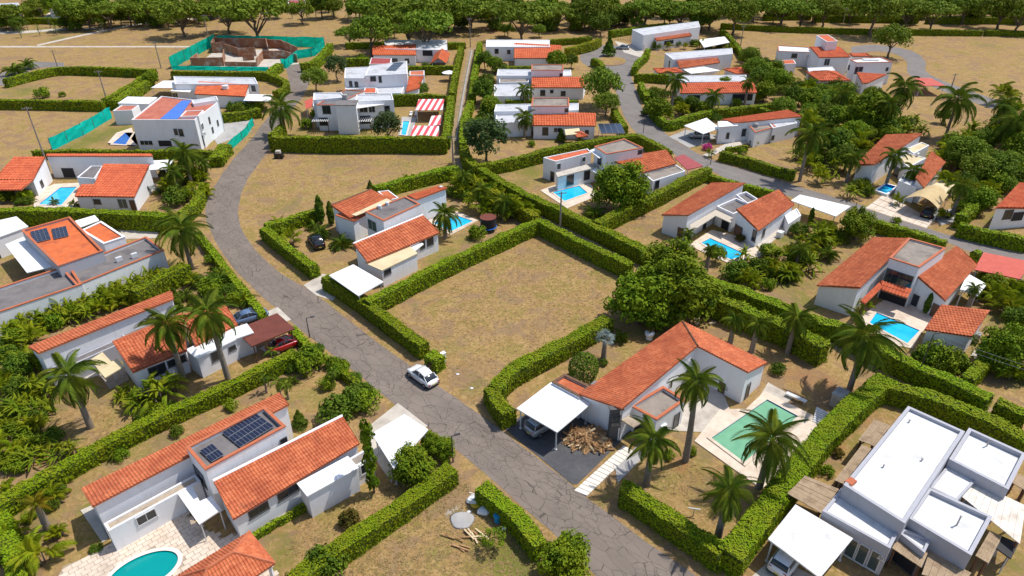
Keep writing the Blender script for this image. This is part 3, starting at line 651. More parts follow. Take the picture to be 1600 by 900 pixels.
def clump(cx, cy, r, kind='areca', mat=None, n=None, desc=None, zr=.75, label=None, big=None):
    big = r >= 14 if big is None else big
    mat = mat or kind; rm = 1.; r = r*1.25
    for _ in range(5): rm = r*depth(cx, cy, zr*rm*.8)/FPX
    p = g(cx, cy, zr*rm*.8); o = empty({'areca': 'areca_palm', 'banana': 'banana_plant', 'palm': 'cycad', 'fan': 'fan_palm'}[kind], (p.x, p.y, 0))
    stems = MB(); n = n or (34 if kind == 'banana' else 28 if r > 16 else 20); spots = [(0, 0)] if kind in ('palm', 'fan') else [(rm*.5*random.random()*math.cos(k*2.4), rm*.5*random.random()*math.sin(k*2.4)) for k in range(5)]
    hz = rm*(.55 if kind != 'palm' else .35)
    tips = []
    for x, y in spots:
        hh = hz*(.6+.8*random.random()); stems.tube((x*.6, y*.6, -.03), (x, y, hh), .05+rm*.012, .03+rm*.01, 5); tips.append((x, y, hh))
    link('stem', stems.mesh('stem', 'palmbark', True), o)
    if big:
        for k in range(n):
            x, y, z = tips[k % len(tips)]; q = (k+.5)/n; a = k*2.39996+random.gauss(0, .3); lift = -.35+1.55*q+random.gauss(0, .12)
            f = link('frond' if kind != 'banana' else 'leaf', frond(kind, mat), o); f.matrix_local = Matrix.Translation((x, y, z)) @ frondtilt(lift, rm*(.75+.3*random.random()), a, 0, random.gauss(0, .25))
    else:
        key = (kind, mat, n, random.randrange(4))
        if key not in CC:
            V = []; F = []
            for k in range(n):
                q = (k+.5)/n; a = k*2.39996+random.gauss(0, .3); sp = 0 if kind in ('palm', 'fan') else .45*random.random(); an = random.random()*6.28
                mt = Matrix.Translation((sp*math.cos(an), sp*math.sin(an), (.55 if kind != 'palm' else .35)*(.6+.8*random.random()))) @ frondtilt(-.35+1.55*q+random.gauss(0, .12), .75+.3*random.random(), a, 0, random.gauss(0, .25))
                me = frond(kind, mat); i = len(V); V += [tuple(mt @ v.co) for v in me.vertices]; F += [tuple(i+j for j in pl.vertices) for pl in me.polygons]
            me = bpy.data.meshes.new('crown'); me.from_pydata(V, [], F); me.materials.append(M[mat]); CC[key] = me
        link('crown', CC[key], o, scale=(rm, rm, rm), rot=(0, 0, random.random()*6.28))
    PLANTS.append((o, desc or {'areca': 'yellow-green areca palm clump', 'banana': 'broad-leaved banana plant clump', 'palm': 'low spreading cycad palm', 'fan': 'fan palm'}[kind], {'areca': 'palm', 'banana': 'plant', 'palm': 'palm', 'fan': 'palm'}[kind], label, cx, cy))
    return o

# ------------------------------------------------------------------ buildings
def tileface(b, E0, E1, T1, T0, dist, deck=True):
    E0, E1, T1, T0 = (Vector(p) for p in (E0, E1, T1, T0))
    nrm = (E1-E0).cross(T0-E0 if (T0-E0).length > .01 else T1-E0).normalized()
    if nrm.z < 0: E0, E1, T1, T0 = E1, E0, T0, T1; nrm = (E1-E0).cross(T0-E0 if (T0-E0).length > .01 else T1-E0).normalized()
    u = (E1-E0).normalized(); Lw = (E1-E0).length; Ls = ((T0+T1)/2-(E0+E1)/2).length
    pitch = max(.24, min(.55, dist*.0042)); cl = max(.42, dist*.006)
    xa = min(0, (T0-E0).dot(u)); xb = max(Lw, (T1-E0).dot(u))
    nb = max(2, int((xb-xa)/pitch)); xs = []
    hh = pitch*.24
    for k in range(nb):
        for f, z in ((0, 0), (.22, .15), (.5, 1), (.78, .15)): xs.append((xa+(k+f)*(xb-xa)/nb, z*hh))
    xs.append((xb, 0)); nr = max(1, int(Ls/cl)); ts = []
    for k in range(nr): ts += [(k/nr, .045), ((k+1)/nr-.002, .0)]
    base = len(b.v); m = len(xs)
    for t, dz in ts:
        Lp = E0.lerp(T0, t); Rp = E1.lerp(T1, t); x0 = (Lp-E0).dot(u); x1 = max(x0+1e-4, (Rp-E0).dot(u))
        for x, z in xs:
            s = min(1, max(0, (x-x0)/(x1-x0))); p = Lp.lerp(Rp, s)+nrm*(z+dz+.02); b.v.append(tuple(p))
    for r in range(len(ts)-1):
        for c in range(m-1):
            i = base+r*m+c; b.f.append((i, i+1, i+m+1, i+m)); b.m.append(0)
    if deck:
        P = [E0, E1, T1, T0]; Q = [p-Vector((0, 0, .14)) for p in P]
        if (T1-T0).length < .02: P = [E0, E1, T1]; Q = Q[:3]
        for i in range(len(P)):
            j = (i+1) % len(P); b.poly([Q[i], Q[j], P[j], P[i]], 1)
        b.poly(Q[::-1], 1)
WIN = {}
def winmesh(w, h, kind):
    k = (round(w, 1), round(h, 1), kind)
    if k not in WIN:
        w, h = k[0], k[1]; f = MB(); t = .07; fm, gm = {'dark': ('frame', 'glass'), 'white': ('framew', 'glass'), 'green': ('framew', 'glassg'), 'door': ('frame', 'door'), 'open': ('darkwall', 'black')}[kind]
        for x0, x1, z0, z1 in ((-w/2, w/2, -h/2, -h/2+t), (-w/2, w/2, h/2-t, h/2), (-w/2, -w/2+t, -h/2+t, h/2-t), (w/2-t, w/2, -h/2+t, h/2-t)):
            f.box((x0+x1)/2, 0, (z0+z1)/2, x1-x0, .12, z1-z0)
        if kind != 'door' and kind != 'open':
            nm = max(1, int(round(w/.9)))
            for i in range(1, nm): f.box(-w/2+w*i/nm, .01, 0, .05, .07, h-2*t)
            f.box(0, -.05, -h/2-.04, w+.16, .22, .07)
        g_ = MB(); g_.box(0, .0, 0, w-2*t+.01, .05, h-2*t+.01)
        WIN[k] = (f.mesh('window', fm), g_.mesh('pane', gm))
    return WIN[k]
class House:
    def __init__(s, name, label, cat, px, py, group=None):
        p = g(px, py); s.o = empty(name, (p.x, p.y, 0), label, cat, group); s.walls = []; s.d = depth(px, py); s.rects = []
    def _w(s, P, z0, z1):
        n = len(P)
        for i in range(n):
            s.walls.append((Vector(P[i]), Vector(P[(i+1) % n]), z0, z1))
    def box(s, A, B, C, z, z0=0., par=.35, wall='plaster', top='concrete', cop=None, snap=True, D=None, name='wall', th=.2):
        z += random.uniform(-.012, .012)
        P = rect3(A, B, C, z, snap) if D is None else [g(*q, z) for q in (A, B, C, D)]
        if sum(P[i].x*P[(i+1) % 4].y-P[(i+1) % 4].x*P[i].y for i in range(4)) < 0: P = P[::-1]
        b = MB(); Q = inset(P, th)
        for i in range(4):
            j = (i+1) % 4
            b.poly([(P[i].x, P[i].y, z0), (P[j].x, P[j].y, z0), (P[j].x, P[j].y, z), (P[i].x, P[i].y, z)])
            if par > 0:
                b.poly([(P[i].x, P[i].y, z), (P[j].x, P[j].y, z), (Q[j].x, Q[j].y, z), (Q[i].x, Q[i].y, z)])
                b.poly([(Q[i].x, Q[i].y, z), (Q[j].x, Q[j].y, z), (Q[j].x, Q[j].y, z-par-.1), (Q[i].x, Q[i].y, z-par-.1)])
        b.build(name, wall, s.o); s._w(P, z0, z); OCC.append([tuple(q) for q in inset(P, -.7)])
        t = MB()
        if par > 0: t.prism([(p.x, p.y) for p in inset(P, th-.02)], z-par-.2, z-par)
        else: t.prism([(p.x, p.y) for p in inset(P, -.12)], z, z+.14)
        rf = t.build('roof', top, s.o)
        if cop and par > 0:
            c = MB(); O = inset(P, -.05); I = inset(P, th+.05)
            for i in range(4):
                j = (i+1) % 4
                for a, b_, k0, k1 in ((O, I, z+.004, z+.075),):
                    c.poly([(a[i].x, a[i].y, k1), (a[j].x, a[j].y, k1), (b_[j].x, b_[j].y, k1), (b_[i].x, b_[i].y, k1)])
                    c.poly([(a[i].x, a[i].y, k0-.06), (a[j].x, a[j].y, k0-.06), (a[j].x, a[j].y, k1), (a[i].x, a[i].y, k1)])
                    c.poly([(b_[j].x, b_[j].y, k0-.06), (b_[i].x, b_[i].y, k0-.06), (b_[i].x, b_[i].y, k1), (b_[j].x, b_[j].y, k1)])
            c.build('coping', cop, s.o)
        s.last = (P, z); return P
    def shed(s, A, B, C, z1, z2, tile='tile', wall='plaster', D=None, snap=True, walls=True, over=.22, zD=None, cap=False, fascia='coping'):
        z1 += random.uniform(-.012, .012)
        a, b, c = g(*A, z1), g(*B, z1), g(*C, z2)
        if D is None:
            f = c-b
            if snap: u = (b-a).normalized(); f = f-u*f.dot(u); c = b+f
            d = a+f
        else: d = g(*D, z2)
        V = [Vector((a.x, a.y, z1)), Vector((b.x, b.y, z1)), Vector((c.x, c.y, z2)), Vector((d.x, d.y, z2))]
        m = MB()
        if z1 > z2: tileface(m, V[3], V[2], V[1], V[0], s.d)
        else: tileface(m, V[0], V[1], V[2], V[3], s.d)
        m.build('roof', [tile, fascia], s.o)
        if cap:
            m = MB(); m.tube(V[0]+Vector((0, 0, .05)), V[1]+Vector((0, 0, .05)), .13, .13, 6); m.build('ridge_cap', fascia if cap is True else cap, s.o)
        if walls:
            P = [a, b, c, d]; zs = [z1, z1, z2, z2]; Q = inset(P, over); OCC.append([tuple(q) for q in inset(P, -.7)])
            # heights of the inset corners on the roof plane
            n = (V[1]-V[0]).cross(V[3]-V[0]).normalized(); ct = (P[0]+P[1]+P[2]+P[3])/4; zc = sum(zs)/4; hz = [zs[i]+(zc-zs[i])*min(1, (Q[i]-P[i]).length/max(.01, (ct-P[i]).length))-.15 for i in range(4)]
            m = MB(); PP = m.prism([(q.x, q.y) for q in Q], 0, hz, 0, bottom=False); m.build('wall', wall, s.o)
            s._w([Vector((q.x, q.y)) for q in Q], 0, max(hz))
        return V
    def hip(s, A, B, C, ze, zr, tile='tile', wall='plaster', posts=False, ridge=None, walls=True, gable=False):
        P = rect3(A, B, C, ze); l1 = (P[1]-P[0]).length; l2 = (P[2]-P[1]).length
        if l1 < l2: P = P[1:]+P[:1]; l1, l2 = l2, l1
        u = (P[1]-P[0]).normalized(); m1 = (P[0]+P[3])/2; m2 = (P[1]+P[2])/2; k = 0 if gable else min(l2/2, l1/2-.05)
        r0 = m1+u*k; r1 = m2-u*k
        v = lambda p, z: Vector((p.x, p.y, z)); m = MB()
        tileface(m, v(P[0], ze), v(P[1], ze), v(r1, zr), v(r0, zr), s.d); tileface(m, v(P[2], ze), v(P[3], ze), v(r0, zr), v(r1, zr), s.d)
        if not gable:
            tileface(m, v(P[1], ze), v(P[2], ze), v(r1, zr), v(r1, zr), s.d); tileface(m, v(P[3], ze), v(P[0], ze), v(r0, zr), v(r0, zr), s.d)
        m.build('roof', [tile, 'coping'], s.o)
        m = MB(); m.tube(v(r0, zr+.05), v(r1, zr+.05), .13, .13, 6)
        if not gable:
            for a, r in ((P[0], r0), (P[3], r0), (P[1], r1), (P[2], r1)): m.tube(v(a, ze+.05), v(r, zr+.05), .11, .11, 6)
        m.build('ridge_cap', 'coping', s.o); Q = inset(P, .35)
        if posts:
            for q in Q: t = MB(); t.box(q.x, q.y, ze/2-.06, .22, .22, ze-.1); t.build('post', 'plaster', s.o)
        elif walls:
            m = MB(); m.prism([(q.x, q.y) for q in Q], 0, ze-.1, bottom=False); m.build('wall', wall, s.o); s._w([Vector(q[:2]) for q in Q], 0, ze)
        return P
    def slab(s, pts, z, mat='white', th=.12, posts=False, name='canopy', postmat='framew', slope=0., pi=.2, snap=False):
        z += random.uniform(-.01, .01)
        P = rect3(*pts, z) if len(pts) == 3 else [g(*q, z) for q in pts]
        m = MB(); n = len(P); zs = [z]*n
        m.prism([(p.x, p.y) for p in P], [k-th for k in zs], zs); o = m.build(name, mat, s.o)
        if posts:
            for q in inset(P, pi)[:4]: t = MB(); t.tube((q.x, q.y, -.02), (q.x, q.y, z-th), .06, .06, 8); t.build('post', postmat, s.o)
        return P
    def boards(s, pts, z, n, mat='board', name='board', gap=.1, axis=0, z2=None):
        P = rect3(*pts, z) if len(pts) == 3 else [g(*q, z) for q in pts]; z2 = z if z2 is None else z2
        fr = MB()
        for k in range(n):
            a, b_ = (k+gap/2)/n, (k+1-gap/2)/n
            if axis == 0: q = [P[0].lerp(P[1], a), P[0].lerp(P[1], b_), P[3].lerp(P[2], b_), P[3].lerp(P[2], a)]; tt = (a, b_, b_, a); za = [z+(0)*(0) for _ in range(4)]
            else: q = [P[0].lerp(P[3], a), P[0].lerp(P[3], b_), P[1].lerp(P[2], b_), P[1].lerp(P[2], a)]
            j = random.uniform(-.012, .012); m = MB(); m.prism([(p.x, p.y) for p in q], z-.06+j, z+j); m.build(name, mat, s.o)
        C_ = inset(P, .18)
        for i in range(4): m = MB(); m.box(C_[i].x, C_[i].y, z/2-.05, .14, .14, z-.08); m.build('post', 'darkwood', s.o)
        for a, b_ in (((P[0], P[1]), (P[3], P[2])) if axis == 0 else ((P[0], P[3]), (P[1], P[2]))):
            pass
        return P
    def win(s, px, py, w, h, kind='dark'):
        d = ray(px, py); best = None
        for p0, p1, z0, z1 in s.walls:
            e = p1-p0; L = e.length
            if L < .3: continue
            n = Vector((e.y, -e.x))/L
            dn = n.x*d.x+n.y*d.y
            if abs(dn) < 1e-4: continue
            t = (n.x*p0.x+n.y*p0.y)/dn
            if t <= 0: continue
            if dn > 0: n = -n
            q = d*t; z = CH+q.z; along = (Vector((q.x, q.y))-p0).dot(e)/L
            if -.4 < along < L+.4 and z0-.2 < z < z1+.25:
                if best is None or t < best[0]: best = (t, along, z, p0, e/L, n, L, z0, z1)
        if best is None: print('WIN MISS', s.o.name, px, py); return
        t, along, z, p0, e, n, L, z0, z1 = best
        w = min(w, L*.92); along = min(max(along, w/2+.1), L-w/2-.1) if L > w+.2 else L/2
        if kind == 'door': z = h/2+.05
        h = min(h, z1-z0-.2); z = min(max(z, z0+h/2+.05), z1-h/2-.15)
        q = p0+e*along+n*.02; f, pn = winmesh(w, h, kind); rz = math.atan2(n.y, n.x)-math.pi/2
        o = link('door' if kind == 'door' else 'window', f, s.o, Vector((q.x, q.y, z))-s.o.location, (0, 0, rz)); link('pane', pn, o)
    def panels(s, pts, z, nx, ny, tilt=.0):
        A, B, C = pts; P = rect3(A, B, C, z); 
        me = None; u = P[1]-P[0]; v = P[2]-P[1]; lu, lv = u.length/nx, v.length/ny; rz = math.atan2(u.y, u.x)
        f = MB(); f.box(0, 0, 0, lu*.97, lv*.97, .05); fm = f.mesh('solar_panel', 'panelframe'); f = MB()
        for i in (-.25, .25): f.box(0, lv*i*.96, .03, lu*.9, lv*.43, .02)
        cm = f.mesh('solar_cells', 'panel')
        for i in range(nx):
            for j in range(ny):
                q = P[0]+u*((i+.5)/nx)+v*((j+.5)/ny)
                o = link('solar_panel', fm, s.o, Vector((q.x, q.y, z))-s.o.location, (0, 0, rz)); link('solar_cells', cm, o)
    def tank(s, px, py, z, r=.5, h=1.0, mat='greyslab'):
        p = g(px, py, z+h/2); m = MB(); m.tube((p.x, p.y, z), (p.x, p.y, z+h), r, r, 14); m.tube((p.x, p.y, z+h), (p.x, p.y, z+h+.1), r*.8, r*.3, 14); m.build('water_tank', mat, s.o)
    def unit(s, px, py, z, sx=.8, sy=.35, sz=.6, mat='whiteplastic', name='air_conditioner', rz=.8):
        p = g(px, py, z+sz/2); m = MB(); m.box(p.x, p.y, z+sz/2, sx, sy, sz, rz); m.box(p.x, p.y, z+sz+.02, sx*.9, sy*.9, .04, rz); m.build(name, mat, s.o)
def carport(label, pts, z, mat='white', posts=True, cat='carport', name='carport', th=.14, group=None, postmat='framew', ribs=None):
    P0 = rect3(*pts, z) if len(pts) == 3 else [g(*q, z) for q in pts]; c = sum(P0, Vector((0, 0)))/len(P0)
    o = empty(name, (c.x, c.y, 0), label, cat, group)
    m = MB(); m.prism([(p.x, p.y) for p in P0], z-th, z); m.build('roof', mat, o)
    if ribs:
        for k in range(1, ribs):
            a = P0[0].lerp(P0[1], k/ribs); b = P0[3].lerp(P0[2], k/ribs)
            m = MB(); m.tube((a.x, a.y, z+.01), (b.x, b.y, z+.01), .035, .035, 4); m.build('roof_seam', mat, o)
    if posts:
        for q in inset(P0, .3)[:4]: t = MB(); t.tube((q.x, q.y, -.02), (q.x, q.y, z-th), .075, .075, 8); t.tube((q.x, q.y, -.02), (q.x, q.y, .12), .16, .14, 8); t.build('post', postmat, o)
    return o, P0

# ================================================================== THE PLACE: houses with their drives, terraces and pools
# ---- house with the solar roof, bottom left
h = House('house', 'long orange-tiled white house with solar panels on its upper roof', 'house', 330, 760)
h.shed((144,792),(452,632),(437,614), 4.3, 3.2, 'tile', D=(127,764))
h.box((162,818),(305,741),(312,752), 2.6, par=.12, top='stone', wall='plaster', name='ground_floor_wall')
h.box((291,699),(321,734),(452,672), 5.3, par=.35, top='greyroof', cop='coping', name='upper_floor_wall')
h.shed((333,752),(535,650),(562,693), 4.1, 3.0, 'tile', D=(364,812), cap='plaster_clean')
h.box((467,757),(543,716),(553,735), 2.75, par=0, top='white', name='annex_wall')
h.box((541,719),(570,702),(577,717), 2.5, par=.12, top='concrete', name='annex_wall')
h.slab([(278,772),(300,758),(312,783),(330,775),(346,796),(311,819)], 2.5, 'white')
for q in ((313,817),(283,772),(343,797)):
    p = g(*q, 2.4); t = MB(); t.tube((p.x, p.y, 0), (p.x, p.y, 2.4), .05, .05, 8); t.build('post', 'framew', h.o)
h.panels([(312,704),(331,722),(352,712)], 5.15, 2, 2); h.panels([(346,674),(383,698),(430,668)], 5.15, 5, 3) if False else h.panels([(347,676),(376,699),(432,669)], 5.15, 3, 5)
h.win(313,744,2.0,1.6,'dark'); h.win(228,806,1.6,1.0,'white'); h.win(450,769,2.0,.9,'dark'); h.win(404,797,1.8,.9,'dark'); h.win(568,731,.7,1.2,'white'); h.win(446,687,.7,.7,'open')
h.unit(568,728,.3)
# terrace of paving stones round the oval pool
ctr = g(224, 893, .16); ax = g(275, 868, .16)-g(167, 913, .16)
ang = math.atan2(ax.y, ax.x); ra, rb = ax.length/2*1.02, ax.length/2*.66
OV = [Vector((ctr.x+ra*math.cos(t)*math.cos(ang)-rb*math.sin(t)*math.sin(ang), ctr.y+ra*math.cos(t)*math.sin(ang)+rb*math.sin(t)*math.cos(ang))) for t in [2*math.pi*k/48 for k in range(48)]]
po, OQ = pool(OV, 'oval teal pool in the pale paved terrace', 'waterteal', True, .2, coping='step')
TER = [(100,886),(150,866),(178,852),(284,792),(310,822),(348,842),(368,834),(395,856),(440,905),(300,985),(90,985),(75,930)]
ter = pad('terrace', TER, 'mortar', .105, holes=[OQ])
TP = G(*TER); u44 = Vector((math.cos(R(43.5)), math.sin(R(43.5)))); v44 = Vector((-u44.y, u44.x)); o0 = g(178, 852)
sb = MB(); sb.box(0, 0, 0, .67, .43, .07); st = sb.mesh('paving_stone', 'paving'); k = 0
for i in range(-34, 34):
    for j in range(-40, 40):
        c = o0+u44*(i*.70+(.35 if j % 2 else 0))+v44*(j*.46)
        X, Y = proj(c.x, c.y, 0)
        if Y > 915 or k >= 300 or not inside(c, TP) or inside(c, [Vector(q) for q in OQ]): continue
        e = MB(); o = link('paving_stone', st, ter, (c.x, c.y, .12+random.uniform(-.006, .006)), (0, 0, R(43.5))); k += 1
# tiled pavilion at the frame edge
h = House('pavilion', 'open tiled pavilion with hipped roof beside the oval pool', 'pavilion', 390, 880)
h.hip((390,831),(430,880),(300,955), 2.6, 3.9, 'tile', posts=True)
# paved apron along the solar house
pad('apron', [(368,836),(470,782),(478,790),(384,846)], 'slab', .09); pad('apron', [(574,668),(622,630),(668,666),(640,690),(612,755),(575,700)], 'slab', .05)
pad('apron', [(126,798),(144,790),(170,842),(160,848)], 'slab', .07)
carport('flat white carport roof beside the road next to the solar house', [(581,677),(632,647),(669,671),(615,732)], 2.6, 'white')
# ---- courtyard house, left
h = House('house', 'white courtyard house behind tall palms with beige canopy', 'house', 200, 560)
h.shed((60,552),(272,467),(269,454), 4.4, 3.7, 'tile', D=(44,542))
h.shed((176,535),(285,490),(292,548), 4.1, 3.0, 'tile', D=(207,582), cap='coping')
h.shed((285,492),(349,471),(372,507), 4.0, 3.0, 'tile', D=(305,541))
h.box((72,578),(187,528),(190,536), 2.2, par=.1, top='greyroof', wall='greywall', name='ground_floor_wall')
h.box((187,521),(243,497),(248,508), 2.4, par=.1, top='greyroof', wall='greywall', name='ground_floor_wall')
h.box((292,548),(350,520),(356,537), 2.7, par=0, top='white', name='annex_wall'); h.box((350,520),(385,508),(391,522), 2.7, par=0, top='white', name='annex_wall')
h.slab([(141,562),(160,550),(174,565),(183,560),(194,572),(164,590)], 2.5, 'cream', posts=True)
h.win(246,578,1.8,1.3,'dark'); h.win(281,562,2.0,.9,'dark'); h.win(364,543,.9,.6,'dark'); h.win(335,545,1.2,1.2,'dark')
pad('terrace', [(149,579),(192,570),(203,594),(172,609)], 'mortar', .08); pad('terrace', [(72,600),(150,565),(160,585),(110,600)], 'slab', .06)
carport('brown sheet-roofed carport with a red car beneath', [(367,515),(433,489),(461,513)], 2.6, 'brownroof', postmat='darkwood')
pad('driveway', [(398,495),(434,480),(455,500),(400,520)], 'slab', .05); pad('driveway', [(405,545),(463,515),(470,530),(425,556)], 'slab', .05)
# ---- orange flat-roofed house, left
h = House('house', 'orange flat-roofed house with two solar arrays and a grey terrace roof', 'house', 130, 400)
h.box((34,360),(109,339),(161,392), 4.6, par=.25, top='orange', cop='coping', wall='greywall', D=(91,416), snap=False)
h.box((127,360),(158,346),(195,370), 4.0, par=.12, top='orange', cop='plaster_clean', D=(162,381), snap=False)
h.box((97,421),(228,370),(256,391), 3.3, par=.35, top='greyroof', cop='coping', D=(120,446), snap=False)
h.box((-40,462),(108,414),(128,444), 3.3, par=.35, top='greyroof', cop='coping', D=(-20,494), snap=False)
h.slab([(8,382),(36,370),(92,414),(42,426)], 2.9, 'white'); h.box((-20,350),(25,340),(43,355), 3.1, par=0, top='white', D=(-10,374), snap=False)
h.slab([(117,345),(148,336),(155,344),(125,355)], 3.2, 'white')
h.panels([(47,362),(73,356),(86,372)], 4.5, 4, 3); h.panels([(80,358),(103,353),(115,367)], 4.5, 4, 3)
h.unit(186,405,3.0); h.unit(210,399,3.0)
pad('driveway', [(185,358),(247,360),(247,372),(196,374)], 'slab', .05)
# ---- pool house, upper left
h = House('house', 'white pool house with two red tile roofs and a long rear wall', 'house', 150, 300)
h.shed((22,245),(71,245),(52,281), 4.6, 3.1, 'tile2', D=(-8,281), snap=False, over=.15)
h.shed((-12,282),(52,281),(33,297), 3.05, 2.5, 'tile2', D=(-20,297), walls=False, snap=False)
h.shed((72,244),(239,244),(237,241), 4.2, 3.7, 'tile2', snap=False, over=.1)
h.shed((162,256),(234,257),(210,308), 4.4, 2.7, 'tile2', D=(140,307), snap=False, over=.2)
h.shed((127,288),(152,288),(143,307), 3.3, 2.7, 'tile2', D=(117,307), snap=False, over=.2)
h.box((142,259),(161,259),(148,279), 2.8, par=.1, top='greyroof', D=(120,277), snap=False)
h.win(65,287,1.1,1.2,'dark'); h.win(152,315,1.2,.9,'dark'); h.win(192,318,1.6,1.7,'green'); h.win(231,294,.6,.7,'dark'); h.win(109,275,2.2,1.8,'open'); h.win(215,319,.9,2,'door')
_, HQ = pool([(94,293),(120,292),(96,320),(61,319)], 'turquoise pool before the red-tiled pool house'); pad('terrace', [(85,288),(130,286),(120,325),(52,325),(58,300)], 'paving', .1, holes=[HQ])
carport('small white carport by the red-tiled pool house', [(236,251),(271,249),(275,263)], 2.6, 'white')
# ---- two-storey house with blue tarp
h = House('house', 'two-storey white house with a blue tarp across its red roof', 'house', 260, 220)
h.box((205,187),(304,187),(340,160), 6.4, par=.2, top='tilewash', D=(252,150), snap=False)
P = [g(*q, 6.27) for q in ((250,186),(278,186),(299,157),(284,157))]
m = MB(); m.prism([(p.x, p.y) for p in P], 6.24, 6.29); m.build('tarp', 'tarp', h.o)
h.box((299,157),(338,150),(341,156), 6.9, par=.2, top='lightroof', snap=False, D=(302,162)); h.box((290,173),(318,172),(310,181), 6.75, par=.12, top='tilewash', D=(281,182), snap=False)
h.box((176,173),(206,172),(217,164), 3.3, par=.15, top='tilewash', D=(190,164), snap=False); h.box((185,162),(232,163),(245,153), 3.0, par=0, top='white', D=(200,152), snap=False)
h.win(275,206,.9,1.5,'white'); h.win(283,207,.9,1.5,'dark'); h.win(314,200,1.4,1.3,'white'); h.win(321,219,1.1,2,'dark'); h.win(332,203,.8,1.2,'dark'); h.win(229,223,2.6,1,'white'); h.win(258,224,2.6,1.2,'open'); h.win(340,192,.8,1.2,'dark'); h.win(327,188,.7,1.4,'dark'); h.unit(318,209,2.6)
pad('driveway', [(349,188),(398,185),(391,207),(340,226),(332,214)], 'greyslab', .06); _, HQ = pool([(175,225),(196,207),(208,207),(196,226)], 'deep blue pool beside the two-storey tarp house', 'waterdeep'); pad('terrace', [(168,224),(182,208),(206,200),(215,228)], 'paving', .1, holes=[HQ])
# ---- white house with orange court roof, behind
h = House('house', 'white house with wide orange roof behind the blue tarp house', 'house', 330, 150)
h.box((271,119),(398,121),(403,131), 4.2, par=.2, top='lightroof', D=(273,131), snap=False)
h.shed((310,127),(389,132),(383,151), 4.0, 3.0, 'tile3', D=(304,147), snap=False)
h.slab([(236,137),(255,126),(273,126),(272,137)], 2.7, 'white', posts=True); h.slab([(266,142),(274,136),(303,137),(296,144)], 2.7, 'white', posts=True)
h.slab([(380,157),(388,147),(425,148),(422,158)], 2.7, 'white', posts=True)
h.tank(352,136,3.6,.8,.8,'whiteplastic'); h.win(396,138,1,1.4,'dark'); h.win(390,137,.7,1.2,'dark')
# ---- building site
h = House('building_site', 'roofless brick house shell under construction inside green mesh', 'building', 395, 95)
for a, b2, z in (((300,104),(350,103),2.6), ((300,104),(311,96),2.6), ((350,103),(352,90),2.6), ((333,83),(352,82),3.2), ((333,83),(338,74),3.2), ((352,82),(374,89),2.8), ((374,89),(401,88),2.8), ((352,103),(402,104),1.2), ((402,104),(412,92),2.4), ((412,92),(446,92),2.6), ((446,92),(465,98),2.6), ((338,74),(418,75),3.0), ((418,75),(421,88),3.0), ((440,76),(466,88),2.8), ((440,76),(418,75),2.8), ((380,95),(398,94),1.9)):
    A, B = g(*a), g(*b2); u = (B-A).normalized(); nn = Vector((-u.y, u.x))*.12; m = MB(); m.prism([tuple(A+nn), tuple(A-nn), tuple(B-nn), tuple(B+nn)], 0, z+random.uniform(-.2, .1)); m.build('brick_wall', 'brick', h.o)
pad('site_slab', [(300,108),(335,80),(440,76),(468,100),(400,108)], 'slab', .05)
def netting(label, pts, hgt, ty=1, group=None):
    P = resample(G(*pts), step=1.6); o = empty('mesh_fence', (P[0].x, P[0].y, 0), label, 'fence', group)
    b = MB(); n = len(P); w = [[Vector((p.x+random.gauss(0, .07), p.y+random.gauss(0, .07), hgt*(f+random.gauss(0, .025)*(f > 0)))) for f in (0, .35, .7, 1)] for p in P]
    for i in range(n-1):
        for j in range(3): b.poly([w[i][j], w[i+1][j], w[i+1][j+1], w[i][j+1]]); 
    b.build('netting', 'net', o); 
    for i in range(0, n, 3): t = MB(); t.tube((P[i].x, P[i].y, 0), (P[i].x, P[i].y, hgt+.15), .05, .05, 6); t.build('post', 'darkwood', o)
netting('green mesh fence along the left flank of the building site', [(268,108),(290,96),(338,70)], 3.4); netting('green mesh fence behind the building site', [(342,71),(420,72),(508,74)], 3.2)
netting('low green mesh along the front of the building site', [(270,109),(330,110),(400,111),(420,111)], 1.2); netting('green mesh fence on the right flank of the building site', [(508,74),(492,88),(466,92),(448,107),(440,106)], 2.6)
netting('green mesh fence beside the tarp house garden', [(82,235),(130,212),(176,184)], 2.6); netting('green mesh at the roadside corner of the tarp house', [(352,244),(365,230),(382,216),(397,196)], 1.8)
# ---- two-storey house with striped canopies
h = House('house', 'two-storey white house with pergolas beside striped pool canopies', 'house', 525, 195)
h.box((490,145),(533,144),(539,152), 6.2, par=.2, top='lightroof', D=(489,156), snap=False); h.box((494,164),(524,164),(570,142), 5.7, par=.12, top='greyroof', D=(540,140), snap=False, cop='coping')
h.box((524,165),(556,165),(559,157), 6.3, par=0, top='greyroof', snap=False, D=(527,158), name='stair_tower_wall'); h.box((557,148),(612,146),(615,156), 6.2, par=.2, top='lightroof', D=(555,158), snap=False)
h.slab([(495,164),(500,155),(530,155),(522,164)], 5.4, 'white'); h.slab([(552,170),(558,155),(601,154),(600,163)], 5.4, 'white')
h.box((489,157),(528,157),(528,166), 3.2, par=.1, top='greyroof', D=(489,166), snap=False); h.box((555,160),(613,158),(614,168), 3.2, par=.1, top='greyroof', D=(556,170), snap=False)
h.win(568,170,1.8,1.6,'white'); h.win(581,170,1.4,1.6,'white'); h.win(510,170,1.8,1.8,'dark'); h.win(605,170,1.2,1.4,'dark'); h.win(570,187,2.5,1.8,'open'); h.win(502,190,2,1.8,'open')
h.boards([(486,190),(494,177),(520,176)], 2.7, 9, 'framew', 'pergola_slat', .6, 1); h.boards([(556,190),(562,180),(585,180)], 2.7, 7, 'framew', 'pergola_slat', .6, 1)
h.tank(539,152,5.8,.6,1.2); h.slab([(476,158),(488,153),(490,165),(478,170)], 2.6, 'redroof', posts=True)
